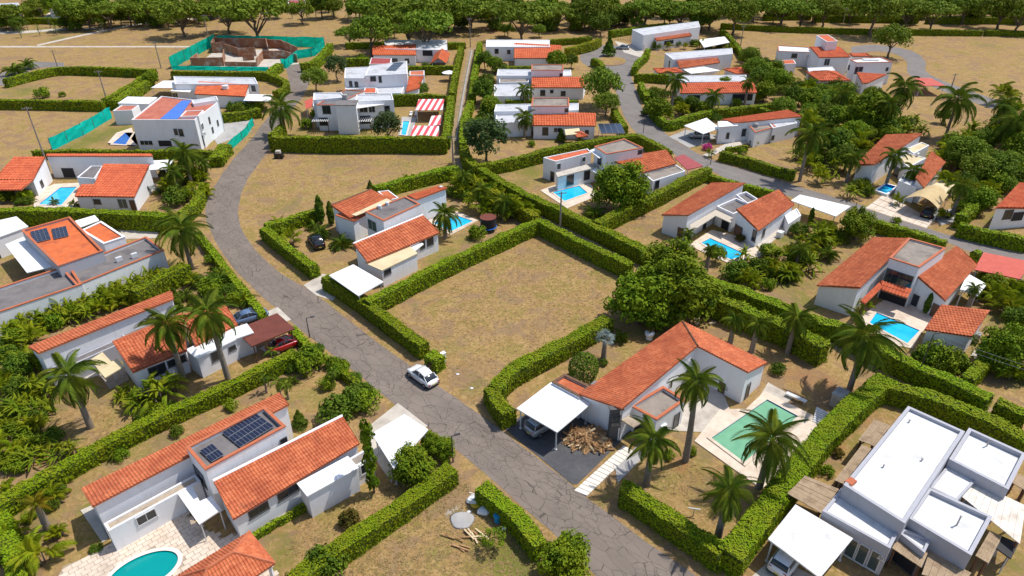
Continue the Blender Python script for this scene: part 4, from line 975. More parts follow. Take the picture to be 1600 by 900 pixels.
carport('red and white striped canopy at the back of the garden', [(649,172),(654,155),(694,156)], 2.8, 'stripe', group=None, cat='canopy', name='striped_canopy')
carport('red and white striped canopy nearest the long dark hedge', [(640,215),(646,196),(686,197),(684,216)], 2.8, 'stripe', cat='canopy', name='striped_canopy')
carport('small striped awning between the two striped canopies', [(669,197),(674,181),(689,180),(688,195)], 2.2, 'stripe', cat='awning', name='striped_awning')
_, HQ = pool([(627,210),(630,189),(640,189),(634,211)], 'small blue pool beside the striped canopies'); pad('terrace', [(622,212),(628,183),(652,183),(642,213)], 'greyslab', .1, holes=[HQ])
# ---- grey roofed two-storey house with solar panels, behind
h = House('house', 'two-storey white house with solar panels and orange side roof', 'house', 600, 130)
h.box((539,106),(580,104),(575,122), 5.6, par=.15, top='lightroof', D=(538,122), snap=False); h.box((577,103),(636,95),(636,115), 6.2, par=.15, top='lightroof', D=(570,118), snap=False); h.box((538,128),(570,128),(572,137), 3.4, par=.1, top='lightroof', D=(540,140), snap=False)
h.box((588,136),(634,130),(627,145), 3.1, par=.1, top='lightroof', D=(590,146), snap=False); h.box((570,137),(588,137),(588,145), 3.4, par=.1, top='tile2', D=(568,145), snap=False)
h.shed((640,119),(662,119),(655,138), 3.8, 3.0, 'tile3', D=(634,144), snap=False); h.box((640,111),(663,110),(663,117), 3.8, par=.1, top='coping', D=(640,117), snap=False)
h.panels([(603,110),(617,97),(634,95)], 6.15, 3, 4); h.win(583,123,1.4,1.2,'dark'); h.win(594,124,.9,1.8,'white'); h.win(548,131,.8,1.4,'dark'); h.win(557,132,.9,1.4,'dark')
# ---- house with white roof next to the alley top
h = House('house', 'white house with orange roof and an orange-roofed hut by alley end', 'house', 630, 85)
h.box((600,62),(698,62),(699,78), 3.8, par=.15, top='whitew', D=(602,76), snap=False); h.shed((582,72),(650,69),(650,86), 4.0, 3.0, 'tile3', D=(582,86), snap=False); h.box((580,90),(612,91),(610,100), 2.8, par=.08, top='maroon', D=(577,100), snap=False)
h.hip((680,84),(703,84),(708,99), 2.6, 4.0, 'tile3', posts=True, gable=True); h.win(668,83,3,1.6,'open'); h.win(636,95,1.3,1.3,'dark'); h.win(616,95,2,1.4,'dark')
# ---- three similar houses right of the alley
h = House('house', 'white and orange house farthest along the right of alley', 'house', 820, 85)
h.box((760,62),(859,62),(859,73), 4.2, par=.15, top='whitew', D=(759,73), snap=False); h.shed((804,67),(877,71),(877,91), 4.1, 3.0, 'tile3', D=(803,91), snap=False); h.win(776,80,1.2,1.4,'dark'); h.win(795,81,1,1.2,'dark')
h = House('house', 'white and orange house in the middle of the row by alley', 'house', 840, 130)
h.box((778,108),(892,109),(893,118), 4.0, par=.15, top='lightroof', D=(776,118), snap=False); h.box((831,101),(880,101),(880,110), 5.6, par=.15, top='concrete', cop='coping', D=(830,110), snap=False); h.shed((831,118),(917,121),(913,137), 4.0, 3.0, 'tile3', D=(830,137), snap=False)
h.box((772,132),(828,132),(828,150), 3.0, par=.1, top='lightroof', D=(772,150), snap=False); h.win(848,145,1.3,1.4,'dark'); h.win(862,143,1,1,'white'); h.win(878,117,.8,.8,'dark'); h.win(880,146,1.2,1.2,'dark'); h.box((780,122),(826,122),(826,128), 3.2, par=.1, top='concrete', D=(780,129), snap=False)
h = House('house', 'white and orange house nearest in the row by alley, solar carport beside', 'house', 870, 200)
h.box((775,163),(904,161),(904,172), 4.0, par=.15, top='lightroof', D=(772,174), snap=False); h.box((832,153),(889,153),(889,166), 5.6, par=.15, top='concrete', cop='coping', D=(830,166), snap=False); h.shed((833,174),(931,177),(931,197), 4.0, 3.0, 'tile3', D=(832,196), snap=False)
h.box((776,170),(830,170),(830,190), 3.2, par=.1, top='lightroof', D=(774,192), snap=False); h.win(852,205,1.3,1.7,'dark'); h.win(871,203,1.6,1,'white'); h.win(886,172,.8,.8,'dark'); h.win(917,206,.8,.8,'dark'); h.win(797,186,1.2,1.4,'dark')
h.slab([(882,202),(905,200),(907,209),(884,211)], 2.7, 'cream'); h.hip((893,208),(909,206),(910,214), 2.4, 2.9, 'tile3', walls=False)
o, P = carport('dark solar panel carport beside the nearest house of the row', [(934,193),(970,193),(974,208)], 2.5, 'panelframe')
u = P[1]-P[0]; v = P[3]-P[0]
for i in range(4):
    q = [P[0]+u*((i+.04)/4)+v*.03, P[0]+u*((i+.96)/4)+v*.03, P[0]+u*((i+.96)/4)+v*.97, P[0]+u*((i+.04)/4)+v*.97]; m = MB(); m.prism([tuple(x) for x in q], 2.51, 2.55); m.build('solar_panel', 'panel', o)
# ---- house with the round pool tree
h = House('house', 'white angled house with flat beige tower behind a big round tree', 'house', 940, 280)
h.box((868,252),(924,238),(918,232), 4.0, par=.15, top='tile2', D=(849,246), snap=False); h.box((869,271),(930,255),(934,261), 2.7, par=0, top='slab', D=(872,277), snap=False, name='balcony_wall')
h.box((929,229),(975,217),(1005,231), 5.8, par=.2, top='concrete', cop='coping', D=(947,241), snap=False); h.shed((950,249),(1041,234),(1057,256), 4.2, 3.2, 'tile', D=(1004,270), snap=False); h.box((1006,271),(1056,257),(1071,267), 2.9, par=.12, top='concrete', D=(1020,283), snap=False)
h.slab([(921,235),(929,232),(945,243),(936,247)], 4.9, 'white'); h.slab([(918,263),(928,261),(944,269),(937,273)], 2.6, 'white')
h.win(937,250,1.4,1.8,'dark'); h.win(873,260,.9,1.2,'green'); h.win(912,249,.8,1,'white'); h.win(863,277,.9,1.8,'dark'); h.win(891,277,1.6,1.9,'dark'); h.win(917,272,1.4,1.8,'open'); h.win(1001,237,1,.8,'dark'); h.win(1027,284,1,1.5,'dark')
carport('dark red sheet canopy at the house end near the road bend', [(1053,246),(1068,241),(1099,259),(1074,265)], 2.7, 'maroon', cat='canopy', name='canopy')
_, HQ = pool([(864,300),(905,290),(918,301),(882,314)], 'bright blue pool under the big round tree'); pad('terrace', [(844,298),(866,290),(918,281),(935,306),(886,326)], 'paving', .1, holes=[HQ])
# ---- U-shaped house with blue pool
h = House('house', 'U-shaped white house with two orange roofs around a patio pool', 'house', 1130, 350)
h.shed((1112,286),(1034,336),(1076,336), 3.1, 4.5, 'tile', D=(1165,286), snap=False); h.shed((1150,327),(1216,296),(1241,320), 4.3, 3.0, 'tile', D=(1185,361), snap=False)
h.box((1150,309),(1120,322),(1146,334), 3.2, par=.4, top='greyroof', snap=False, D=(1176,321)); h.slab([(1078,351),(1120,327),(1145,340),(1142,348),(1118,337),(1080,362)], 2.7, 'beige'); h.box((1150,304),(1166,299),(1185,311), 3.3, par=.5, top='greyroof', D=(1168,318), snap=False)
h.win(1063,364,1,1.9,'door'); h.win(1150,357,1.7,1.9,'door'); h.win(1115,345,2.4,1.8,'open'); h.win(1100,356,1,1,'dark'); h.win(1133,352,1.5,1.7,'open'); h.win(1180,369,.8,1.8,'dark'); h.win(1193,364,.8,1.4,'dark')
h.box((1226,336),(1245,325),(1252,336), 1.9, par=.15, top='white', D=(1232,350), snap=False); h.unit(1219,366,.05,1.1,.8,.9)
_, HQ = pool([(1096,379),(1110,372),(1161,395),(1158,401),(1141,405)], 'bright blue pool on patio of the U-shaped house'); pad('terrace', [(1075,384),(1112,360),(1165,372),(1195,400),(1136,411)], 'paving', .1, holes=[HQ]); pad('apron', [(1180,380),(1220,352),(1228,360),(1190,392)], 'slab', .06)
carport('long flat white carport roof at the roadside', [(1236,313),(1250,304),(1329,322),(1306,338)], 2.7, 'white')
# ---- white house with white carport by the side road
h = House('house', 'low white house with thin orange roof edge by the side road', 'house', 1190, 210)
h.shed((1149,192),(1253,182),(1232,172), 4.2, 3.4, 'tile2', D=(1128,187), snap=False, over=.1); h.box((1122,191),(1150,190),(1152,197), 3.6, par=0, top='plaster', snap=False, D=(1124,199)); h.box((1170,196),(1200,188),(1212,198), 3.2, par=.2, top='concrete', cop='coping', D=(1180,207), snap=False); h.box((1200,190),(1238,185),(1246,192), 3.3, par=.1, top='lightroof', D=(1208,200), snap=False)
h.win(1137,212,.7,1.3,'dark'); h.win(1162,207,1.2,1.8,'white'); h.win(1203,216,.8,1,'dark'); h.tank(1182,196,3.0,.4,.7)
carport('white flat carport on a grey paved forecourt', [(1069,196),(1104,184),(1125,200),(1099,209)], 2.6, 'white')
pad('driveway', [(1045,214),(1072,203),(1124,212),(1100,226),(1076,231)], 'greyslab', .06); pad('footpath', [(1097,243),(1140,222),(1170,218),(1176,222),(1140,231),(1108,246)], 'slab', .07)
# ---- house amid palms with arched shade
h = House('house', 'orange-roofed white house hidden among dense palms', 'house', 1410, 260)
h.shed((1384,211),(1337,258),(1368,257), 3.1, 4.3, 'tile', D=(1442,209), snap=False); h.shed((1455,236),(1430,278),(1444,293), 4.3, 3.1, 'tile', D=(1477,254), snap=False); h.box((1402,248),(1420,239),(1447,247), 3.1, par=.1, top='cream', D=(1420,261), snap=False); h.box((1417,232),(1440,222),(1452,227), 3.0, par=.1, top='cream', D=(1428,240), snap=False); h.box((1404,282),(1416,268),(1440,280), 2.9, par=.1, top='lightroof', D=(1432,293), snap=False)
h.win(1395,273,1.8,1.8,'dark'); h.win(1409,275,1.4,1.8,'dark'); h.unit(1434,242,3.0)
o = empty('shade_canopy', (*g(1435, 320), 0), 'arched tan shade canopy over a parked dark car', 'canopy'); a, b2, c, d = (g(*q, 2.4) for q in ((1414,309),(1466,325),(1482,303),(1440,293)))
for nm, r0, r1, mat in (('cloth', 0, 1, 'shade'),):
    m = MB(); K = 10
    for k in range(K):
        f = lambda t: 2.3+1.1*math.sin(math.pi*t)
        p = [a.lerp(b2, k/K), a.lerp(b2, (k+1)/K), d.lerp(c, (k+1)/K), d.lerp(c, k/K)]; z = [f(k/K), f((k+1)/K)]
        m.poly([(p[0].x, p[0].y, z[0]), (p[1].x, p[1].y, z[1]), (p[2].x, p[2].y, z[1]), (p[3].x, p[3].y, z[0])]); m.poly([(p[3].x, p[3].y, z[0]-.05), (p[2].x, p[2].y, z[1]-.05), (p[1].x, p[1].y, z[1]-.05), (p[0].x, p[0].y, z[0]-.05)])
    m.build(nm, mat, o, True)
for q in (a, b2, c, d): t = MB(); t.tube((q.x, q.y, 0), (q.x, q.y, 2.3), .06, .06, 8); t.build('post', 'framew', o)
carport('flat cream canopy behind the arched shade canopy', [(1450,293),(1478,277),(1497,283),(1476,304)], 2.6, 'cream', cat='canopy', name='canopy')
dw = pad('driveway', [(1351,326),(1382,302),(1460,345),(1447,358)], 'mortar', .04); pa, pb, pc, pd = G((1352,326),(1382,303),(1459,345),(1447,357)); m = MB()
for i in range(9):
    for j in range(3):
        q = [pa.lerp(pd, (i+s)/9).lerp(pb.lerp(pc, (i+s)/9), (j+r)/3) for s, r in ((.03, .04), (.97, .04), (.97, .96), (.03, .96))]; m = MB(); m.prism([tuple(x) for x in q], .03, .085+random.uniform(-.004, .004)); m.build('paving_slab', 'paving', dw)
pad('driveway', [(1455,335),(1490,325),(1500,345),(1470,352)], 'greyslab', .05)
pool([(1370,297),(1385,287),(1400,291),(1385,302)], 'small raised white plunge pool by the palm house', 'water', z=.5, coping='plaster_clean')
# ---- big orange house with pavilion, right
h = House('house', 'large white house with steep orange roofs and a beige roof tower', 'house', 1400, 450)
h.shed((1365,371),(1276,446),(1344,450), 2.9, 4.4, 'tile', D=(1422,373), snap=False); h.shed((1494,384),(1432,431),(1477,470), 4.4, 3.0, 'tile', D=(1527,414), snap=False)
h.box((1420,372),(1478,388),(1436,418), 6.0, par=.2, top='concrete', cop='coping', D=(1390,403), snap=False, name='upper_floor_wall')
h.shed((1377,438),(1425,452),(1417,466), 3.3, 2.7, 'tile2', D=(1378,453), snap=False, walls=False); h.shed((1381,447),(1352,475),(1344,470), 2.9, 3.0, 'tile2', D=(1377,438), snap=False, walls=False)
h.win(1401,435,3.6,2.0,'dark'); h.win(1400,470,5,2,'open'); h.win(1466,484,.9,1.9,'door'); h.win(1430,469,1,1.8,'white')
h = House('pavilion', 'square orange-tiled pool pavilion with white walls', 'pavilion', 1490, 510)
h.shed((1471,476),(1547,485),(1519,526), 3.6, 2.9, 'tile', D=(1444,515), snap=False); h.unit(1527,528,.1,.9,.5,1.2,'metal'); h.win(1524,528,1,1.8,'dark')
carport('red sheet canopy at the right frame edge', [(1537,394),(1612,409),(1594,436),(1522,421)], 2.8, 'redroof', cat='canopy', name='canopy')
carport('white canopy between the big house and the pool pavilion', [(1512,427),(1542,444),(1528,462),(1500,452)], 2.6, 'white', cat='canopy', name='canopy')
_, HQ = pool([(1359,504),(1370,488),(1437,516),(1418,536)], 'blue pool hidden behind a tall palm and the tiled pavilion'); pad('terrace', [(1338,498),(1380,470),(1440,474),(1460,500),(1440,520),(1425,545),(1395,540)], 'paving', .1, holes=[HQ]); pad('apron', [(1516,556),(1535,533),(1545,540),(1525,562)], 'slab', .06)
# ---- roof at the right edge
h = House('house', 'house with an orange roof cut by the right frame edge', 'house', 1600, 330)
h.shed((1592,286),(1555,325),(1640,326), 3.9, 3.0, 'tile2', D=(1650,288), snap=False); h.win(1590,338,2,1.5,'open'); h.win(1575,335,1.6,1.6,'dark')
# ---- house with two cypresses, centre
h = House('house', 'white house of orange and grey roofs with two cypresses', 'house', 610, 360)
h.shed((517,321),(580,296),(612,312), 4.4, 3.6, 'tile', D=(553,346), snap=False, cap='darkwood'); h.box((526,337),(552,346),(560,342), 3.5, par=0, top='tile', D=(540,330), snap=False, wall='plaster'); h.box((590,299),(607,297),(623,309), 3.4, par=.1, top='tile', D=(607,313), snap=False)
h.slab([(549,335),(604,310),(613,314),(556,337)], 4.35, 'cream', .08)
h.box((571,331),(633,307),(656,319), 5.5, par=.15, top='greyroof', cop='coping', D=(599,345), snap=False, name='upper_floor_wall'); h.shed((651,312),(699,294),(685,291), 4.4, 3.7, 'tile3', D=(636,306), snap=False)
h.shed((552,381),(661,336),(687,364), 4.2, 3.0, 'tile', D=(574,410), cap='plaster_clean', snap=False); h.shed((640,385),(572,411),(597,423), 2.95, 2.5, 'cream', D=(651,397), snap=False) if False else h.box((572,412),(640,386),(651,397), 2.6, par=0, top='cream', D=(597,423), snap=False, name='annex_wall')
h.slab([(638,386),(656,377),(662,381),(648,392)], 2.55, 'white'); h.box((556,378),(600,360),(604,366), 3.0, par=.1, top='greyroof', D=(560,386), snap=False)
h.win(582,352,2.2,1.7,'green'); h.win(604,357,.8,.9,'door'); h.win(672,377,1.2,1.3,'dark'); h.win(660,382,.9,1.4,'dark'); h.win(605,421,1.2,.8,'dark'); h.tank(593,323,5.35,.35,.5,'whiteplastic'); h.tank(605,318,5.35,.3,.5,'whiteplastic'); h.unit(689,293,3.9,.5,.5,.4)
_, HQ = pool([(677,348),(712,336),(739,345),(705,361)], 'bright blue pool of the house with two cypresses'); pad('terrace', [(668,345),(714,331),(747,345),(704,368)], 'paving', .1, holes=[HQ])
o, P = carport('wide white carport roof behind the roadside hedge corner', [(514,430),(552,413),(599,440),(560,462)], 2.6, 'white'); carport('narrow white lean-to roof right of the wide white carport', [(566,459),(603,441),(615,447),(575,467)] if False else [(553,459),(600,437),(613,443),(565,463)], 2.45, 'white', posts=False, cat='roof', name='lean_to_roof') if False else None
pad('driveway', [(474,446),(505,428),(545,440),(520,470),(494,462)], 'slab', .05)
# ---- L-shaped house with green covered pool
h = House('house', 'L-shaped white house with a big orange roof and dark entrance wall', 'house', 1030, 610)
V = [g(972,639,4.4), g(1090,541,4.4), g(1066,502,3.1), g(905,616,3.1), g(1199,567,3.1), g(1169,582,4.4)]
v3 = lambda i, z: Vector((V[i].x, V[i].y, z)); m = MB(); tileface(m, v3(3,3.1), v3(2,3.1), v3(1,4.4), v3(0,4.4), h.d); tileface(m, v3(2,3.1), v3(4,3.1), v3(5,4.4), v3(1,4.4), h.d); m.build('roof', ['tile', 'coping'], h.o)
m = MB(); m.tube(v3(2,3.16), v3(1,4.46), .13, .13, 6); m.build('ridge_cap', 'darkwood', h.o)
Q = [V[3], V[0], V[1], V[5], V[4], V[2]]; zz = [3.0, 4.3, 4.3, 4.3, 3.0, 3.0]; Q2 = []
ctr_ = [Vector(q) for q in Q]
def off_in(P, d):
    n = len(P); ar = sum(P[i].x*P[(i+1) % n].y-P[(i+1) % n].x*P[i].y for i in range(n)); sg = 1 if ar > 0 else -1; out = []
    for i in range(n):
        a = (P[i]-P[i-1]).normalized(); c = (P[(i+1) % n]-P[i]).normalized(); na = Vector((-a.y, a.x))*sg; nc = Vector((-c.y, c.x))*sg; out.append(P[i]+(na+nc)*(d/max(.4, 1+na.dot(nc))))
    return out
Q2 = off_in(ctr_, .2); m = MB(); m.prism([tuple(q) for q in Q2], 0, [3.05, 4.2, 4.2, 4.2, 3.05, 3.05], bottom=False); m.build('wall', 'plaster_clean', h.o); h._w(Q2, 0, 4.1)
h.box((863,597),(882,585),(922,604), 3.0, par=.2, top='tile', cop='darkwood', D=(906,620), snap=False); h.box((985,634),(1036,604),(1070,625), 3.1, par=.35, top='concrete', cop='coping', D=(1026,656), snap=False)
h.slab([(971,656),(983,648),(1003,660),(990,668)], 2.6, 'stone', .14); h.box((953,637),(970,634),(973,640), 4.0, par=0, top='darkwall', wall='darkwall', D=(955,641), snap=False, name='entrance_wall')
h.win(950,655,.9,1.0,'dark'); h.win(950,663,.9,.8,'dark'); h.win(1168,610,.8,1.9,'dark'); h.win(1133,580,.8,1.4,'door'); h.win(1056,660,.9,1.9,'dark'); h.win(1040,604,1.5,1.3,'door'); h.win(1048,600,.6,1.3,'white'); h.win(1075,583,1.2,1.2,'dark'); h.win(1000,678,1.4,2,'open'); h.unit(1037,668,1.2); h.unit(1133,595,.4)
h.unit(929,600,3.0,.9,.5,.15,'metal','skylight')
pad('driveway', [(786,668),(812,652),(840,640),(905,600),(985,640),(1000,660),(970,690),(902,757),(894,757)], 'drive', .035); pad('terrace', [(1028,672),(1085,620),(1120,590),(1140,640),(1165,655),(1200,598),(1240,620),(1180,680)], 'slab', .05)
TG = [(1085,690),(1125,640),(1165,640),(1195,612),(1290,660),(1210,748),(1190,765)]
pp, PQ = pool([(1113,684),(1163,647),(1168,650),(1200,626),(1246,650),(1217,668),(1180,724)] if False else [(1112,684),(1199,624),(1247,650),(1163,722)], 'green covered pool on the pale terrace', 'cover', z=.2); tg = pad('terrace', TG, 'paving', .1, holes=[PQ])
# white stepping walkway
A, B = g(897, 768), g(975, 697); A2, B2 = g(917, 776), g(990, 706); wk = pad('walkway', [(897,769),(974,696),(990,705),(917,776)], 'mortar', .05)
for i in range(14):
    q = [A.lerp(B, (i+.06)/14), A.lerp(B, (i+.94)/14), A2.lerp(B2, (i+.94)/14), A2.lerp(B2, (i+.06)/14)]; m = MB(); m.prism([tuple(x) for x in q], .04, .13); m.build('stepping_slab', 'step', wk)
carport('square white carport roof beside the wood pile', [(807,638),(861,597),(917,636)], 2.7, 'white')
pad('apron', [(960,725),(1005,690),(1020,700),(965,755)], 'greyslab', .05); 
# ---- white flat-roofed house, bottom right
h = House('house', 'modern white flat-roofed house with grey parapets and board canopies', 'house', 1430, 800)
h.box((1318,757),(1419,634),(1508,674), 4.6, par=.3, top='whitew', wall='greywall', D=(1414,818), snap=False, th=.3); h.box((1483,717),(1514,668),(1604,709), 4.2, par=.45, top='whitew', wall='greywall', D=(1576,765), snap=False, th=.3)
h.box((1418,808),(1451,761),(1551,807), 3.9, par=.4, top='whitew', wall='greywall', D=(1518,868), snap=False, th=.28); h.box((1285,798),(1315,762),(1408,824), 3.3, par=.25, top='whitew', wall='greywall', D=(1391,857), snap=False, th=.25)
h.box((1453,761),(1484,722),(1530,745), 3.4, par=.1, top='whitew', wall='greywall', D=(1496,782), snap=False); h.box((1405,832),(1412,825),(1455,842), 3.0, par=.3, top='whitew', wall='greywall', D=(1445,864), snap=False)
A_, B_, C_, D_ = (g(*q, 4.3) for q in ((1318,757),(1419,634),(1508,674),(1414,818)))
for k in range(1, 9):
    p0 = A_.lerp(B_, k/9); p1 = D_.lerp(C_, k/9); p0, p1 = p0.lerp(p1, .04), p0.lerp(p1, .96); m = MB(); m.tube((p0.x, p0.y, 4.295), (p1.x, p1.y, 4.295), .022, .022, 4); m.build('roof_seam', 'lightroof', h.o)
for q in ((1420,660),(1380,730),(1440,720),(1545,690),(1500,810)): p = g(*q, 4.3); m = MB(); m.tube((p.x, p.y, 3.4), (p.x, p.y, 4.55), .06, .06, 8); m.tube((p.x, p.y, 4.55), (p.x, p.y, 4.62), .1, .1, 8); m.build('vent_pipe', 'metal', h.o)
h.boards([(1230,771),(1283,802),(1311,764),(1258,743)], 2.5, 7, gap=.06, axis=1); h.boards([(1304,750),(1347,694),(1362,701),(1318,756)], 2.6, 5, gap=.06, axis=1); h.boards([(1341,687),(1366,655),(1392,665),(1366,697)], 2.6, 7, gap=.06, axis=1)
h.boards([(1394,856),(1405,836),(1451,862),(1440,887)], 2.4, 12, gap=.04, axis=1); h.boards([(1440,897),(1452,862),(1518,895),(1505,915)], 2.2, 6, gap=.04, axis=1); h.boards([(1501,774),(1516,749),(1603,790),(1594,850)], 3.0, 9, 'whiteboard', gap=.03, axis=1); h.boards([(1524,868),(1547,829),(1566,838),(1545,880)], 2.3, 5, gap=.05, axis=1); h.boards([(1578,752),(1588,738),(1612,750),(1605,768)], 2.4, 6, gap=.05, axis=1)
h.win(1330,856,.75,2.1,'green'); h.win(1347,866,.75,2.1,'green'); h.win(1366,876,.75,2.1,'green'); h.win(1378,872,.4,.3,'white'); h.win(1414,890,3,1.9,'open'); h.win(1360,812,6,.35,'dark') if False else None
h.unit(1329,753,4.35,.9,.6,.25,'coping','roof_vent',.6)
h.slab([(1552,853),(1565,837),(1592,849),(1580,873)], 2.2, 'black', posts=True)
carport('square white carport roof of the flat-roofed house', [(1200,842),(1243,788),(1333,841),(1281,903)], 2.7, 'whitew')
pad('driveway', [(1170,905),(1210,870),(1280,905),(1260,960)], 'slab', .05)
# ---- large orange two-storey house, top right
h = House('house', 'rambling two-storey white house with orange roofs and square tower', 'house', 1300, 110)
h.shed((1265,73),(1311,73),(1329,89), 6.0, 5.2, 'tile2', D=(1280,90), snap=False); h.box((1276,55),(1294,54),(1309,64), 8.2, par=.1, top='tile2', D=(1292,65), snap=False, name='tower_wall'); h.box((1215,71),(1264,74),(1270,82), 4.2, par=.1, top='whitew', cop='coping', D=(1216,80), snap=False)
h.shed((1227,80),(1255,82),(1278,94), 3.6, 3.0, 'tile2', D=(1253,85), snap=False, walls=False); h.box((1327,92),(1375,89),(1395,97), 6.0, par=.15, top='whitew', cop='coping', D=(1362,101), snap=False) if False else h.box((1328,93),(1376,89),(1395,97), 5.8, par=.15, top='whitew', cop='coping', D=(1338,98), snap=False)
h.shed((1326,83),(1353,83),(1362,88), 5.0, 4.4, 'tile2', D=(1332,88), snap=False); h.hip((1280,126),(1329,126),(1325,112), 3.0, 4.2, 'tile2', posts=True); h.shed((1338,113),(1386,116),(1356,130), 3.6, 2.9, 'tile2', D=(1347,130), snap=False); h.box((1262,106),(1300,104),(1305,110), 3.4, par=.1, top='whitew', D=(1264,112), snap=False); h.box((1221,94),(1240,93),(1244,99), 2.8, par=.05, top='tile2', D=(1222,100), snap=False)
h.win(1292,97,1.6,1.8,'white'); h.win(1326,105,.9,1.3,'dark'); h.win(1345,108,1.1,1.2,'dark'); h.win(1334,110,.9,1.8,'dark'); h.win(1386,108,.7,.9,'dark'); h.win(1241,87,1.6,1.2,'dark'); h.unit(1360,93,5.7,4,1.6,.2,'whiteplastic','skylight',0)
carport('low red roof by the driveway at the top right', [(1430,121),(1455,122),(1478,134),(1436,134)], 2.6, 'redroof', cat='canopy', name='canopy')
# ---- houses right of the roundabout
h = House('house', 'white house with an orange roof just behind the roundabout', 'house', 1040, 65)
h.box((1000,54),(1091,33),(1092,44), 4.8, par=.15, top='lightroof', D=(987,46), snap=False) if False else h.box((988,46),(1091,33),(1094,42), 4.8, par=.15, top='lightroof', D=(1006,55), snap=False); h.shed((1017,52),(1071,42),(1081,56), 4.0, 3.0, 'tile', D=(1026,64), snap=False); h.win(1045,66,4,1.1,'dark')
carport('white canopy between two orange-roofed houses beyond the roundabout', [(1092,62),(1132,57),(1140,66),(1100,74)], 2.8, 'white', cat='canopy', name='canopy')
h = House('house', 'second orange-roofed house down from the roundabout, pale wall behind', 'house', 1090, 105)
h.box((1039,83),(1144,75),(1145,84), 4.3, par=.15, top='lightroof', D=(1052,93), snap=False); h.shed((1056,92),(1117,83),(1125,98), 4.0, 3.0, 'tile', D=(1062,107), snap=False); h.slab([(1067,108),(1100,104),(1126,110),(1080,115)], 2.6, 'white', posts=True); h.hip((1020,107),(1058,106),(1068,113), 2.6, 3.0, 'tile3', walls=True); h.hip((1130,108),(1157,105),(1158,115), 2.6, 3.0, 'tile3', walls=True); h.win(1046,100,.9,1.8,'dark')
h = House('house', 'low long orange-roofed house with white back wall among palms', 'house', 1120, 150)
h.box((1060,118),(1166,117),(1167,127), 4.0, par=.12, top='lightroof', D=(1061,128), snap=False); h.shed((1062,130),(1177,127),(1183,145), 4.0, 2.9, 'tile2', D=(1062,146), snap=False); h.win(1084,153,3,1.4,'dark'); h.win(1160,152,5,1.6,'open')
pad('forecourt', [(960,64),(1006,75),(1004,91),(975,82)], 'slab', .05)
o = empty('railing_fence', (*g(985,70),0), 'dark railing fence beside the roundabout forecourt', 'fence'); P = resample(G((962,63),(983,64),(1006,80)), step=.8)
for a in P: m = MB(); m.tube((a.x, a.y, 0), (a.x, a.y, 1.9), .035, .035, 4); m.build('bar', 'lamp', o)
m = MB(); [m.tube((a.x, a.y, z), (b.x, b.y, z), .03, .03, 4) for a, b in zip(P, P[1:]) for z in (.3, 1.8)]; m.build('rail', 'lamp', o)
# ---- far houses at the top edge
for lab, bx, rf in (('distant white house at the top left corner', [((-30,6),(28,4),(32,12),(-30,14),4,'lightroof')], None), ('distant white house with a small pool at the top left', [((78,6),(102,7),(104,13),(76,12),4,'lightroof'), ((78,12),(103,13),(103,17),(77,16),2.8,'maroon')], None),
    ('distant red-roofed white house among the top trees', [((300,3),(318,3),(320,9),(300,9),4,'tile2')], None), ('distant pale house above the middle tree line', [((412,1),(430,1),(430,6),(412,6),4,'lightroof')], None), ('distant house with a brown roof above the middle tree line', [((450,0),(476,0),(478,5),(450,5),3.5,'maroon')], None),
    ('distant white house at the top right of centre', [((1040,2),(1056,2),(1058,7),(1040,7),4,'lightroof')], None), ('distant white house above the far right hedge', [((1378,6),(1395,6),(1396,12),(1378,12),4,'lightroof')], None)):
    h = House('house', lab, 'house', bx[0][0][0]+8, bx[0][0][1]+10)
    for a, b2, c, d, z, t in bx: h.box(a, b2, c, z, par=.15, top=t, D=d, snap=False)
_, HQ = pool([(72,27),(83,20),(95,21),(92,27)], 'distant turquoise pool at the top left'); pad('terrace', [(66,27),(80,18),(100,20),(98,28)], 'paving', .1, holes=[HQ])

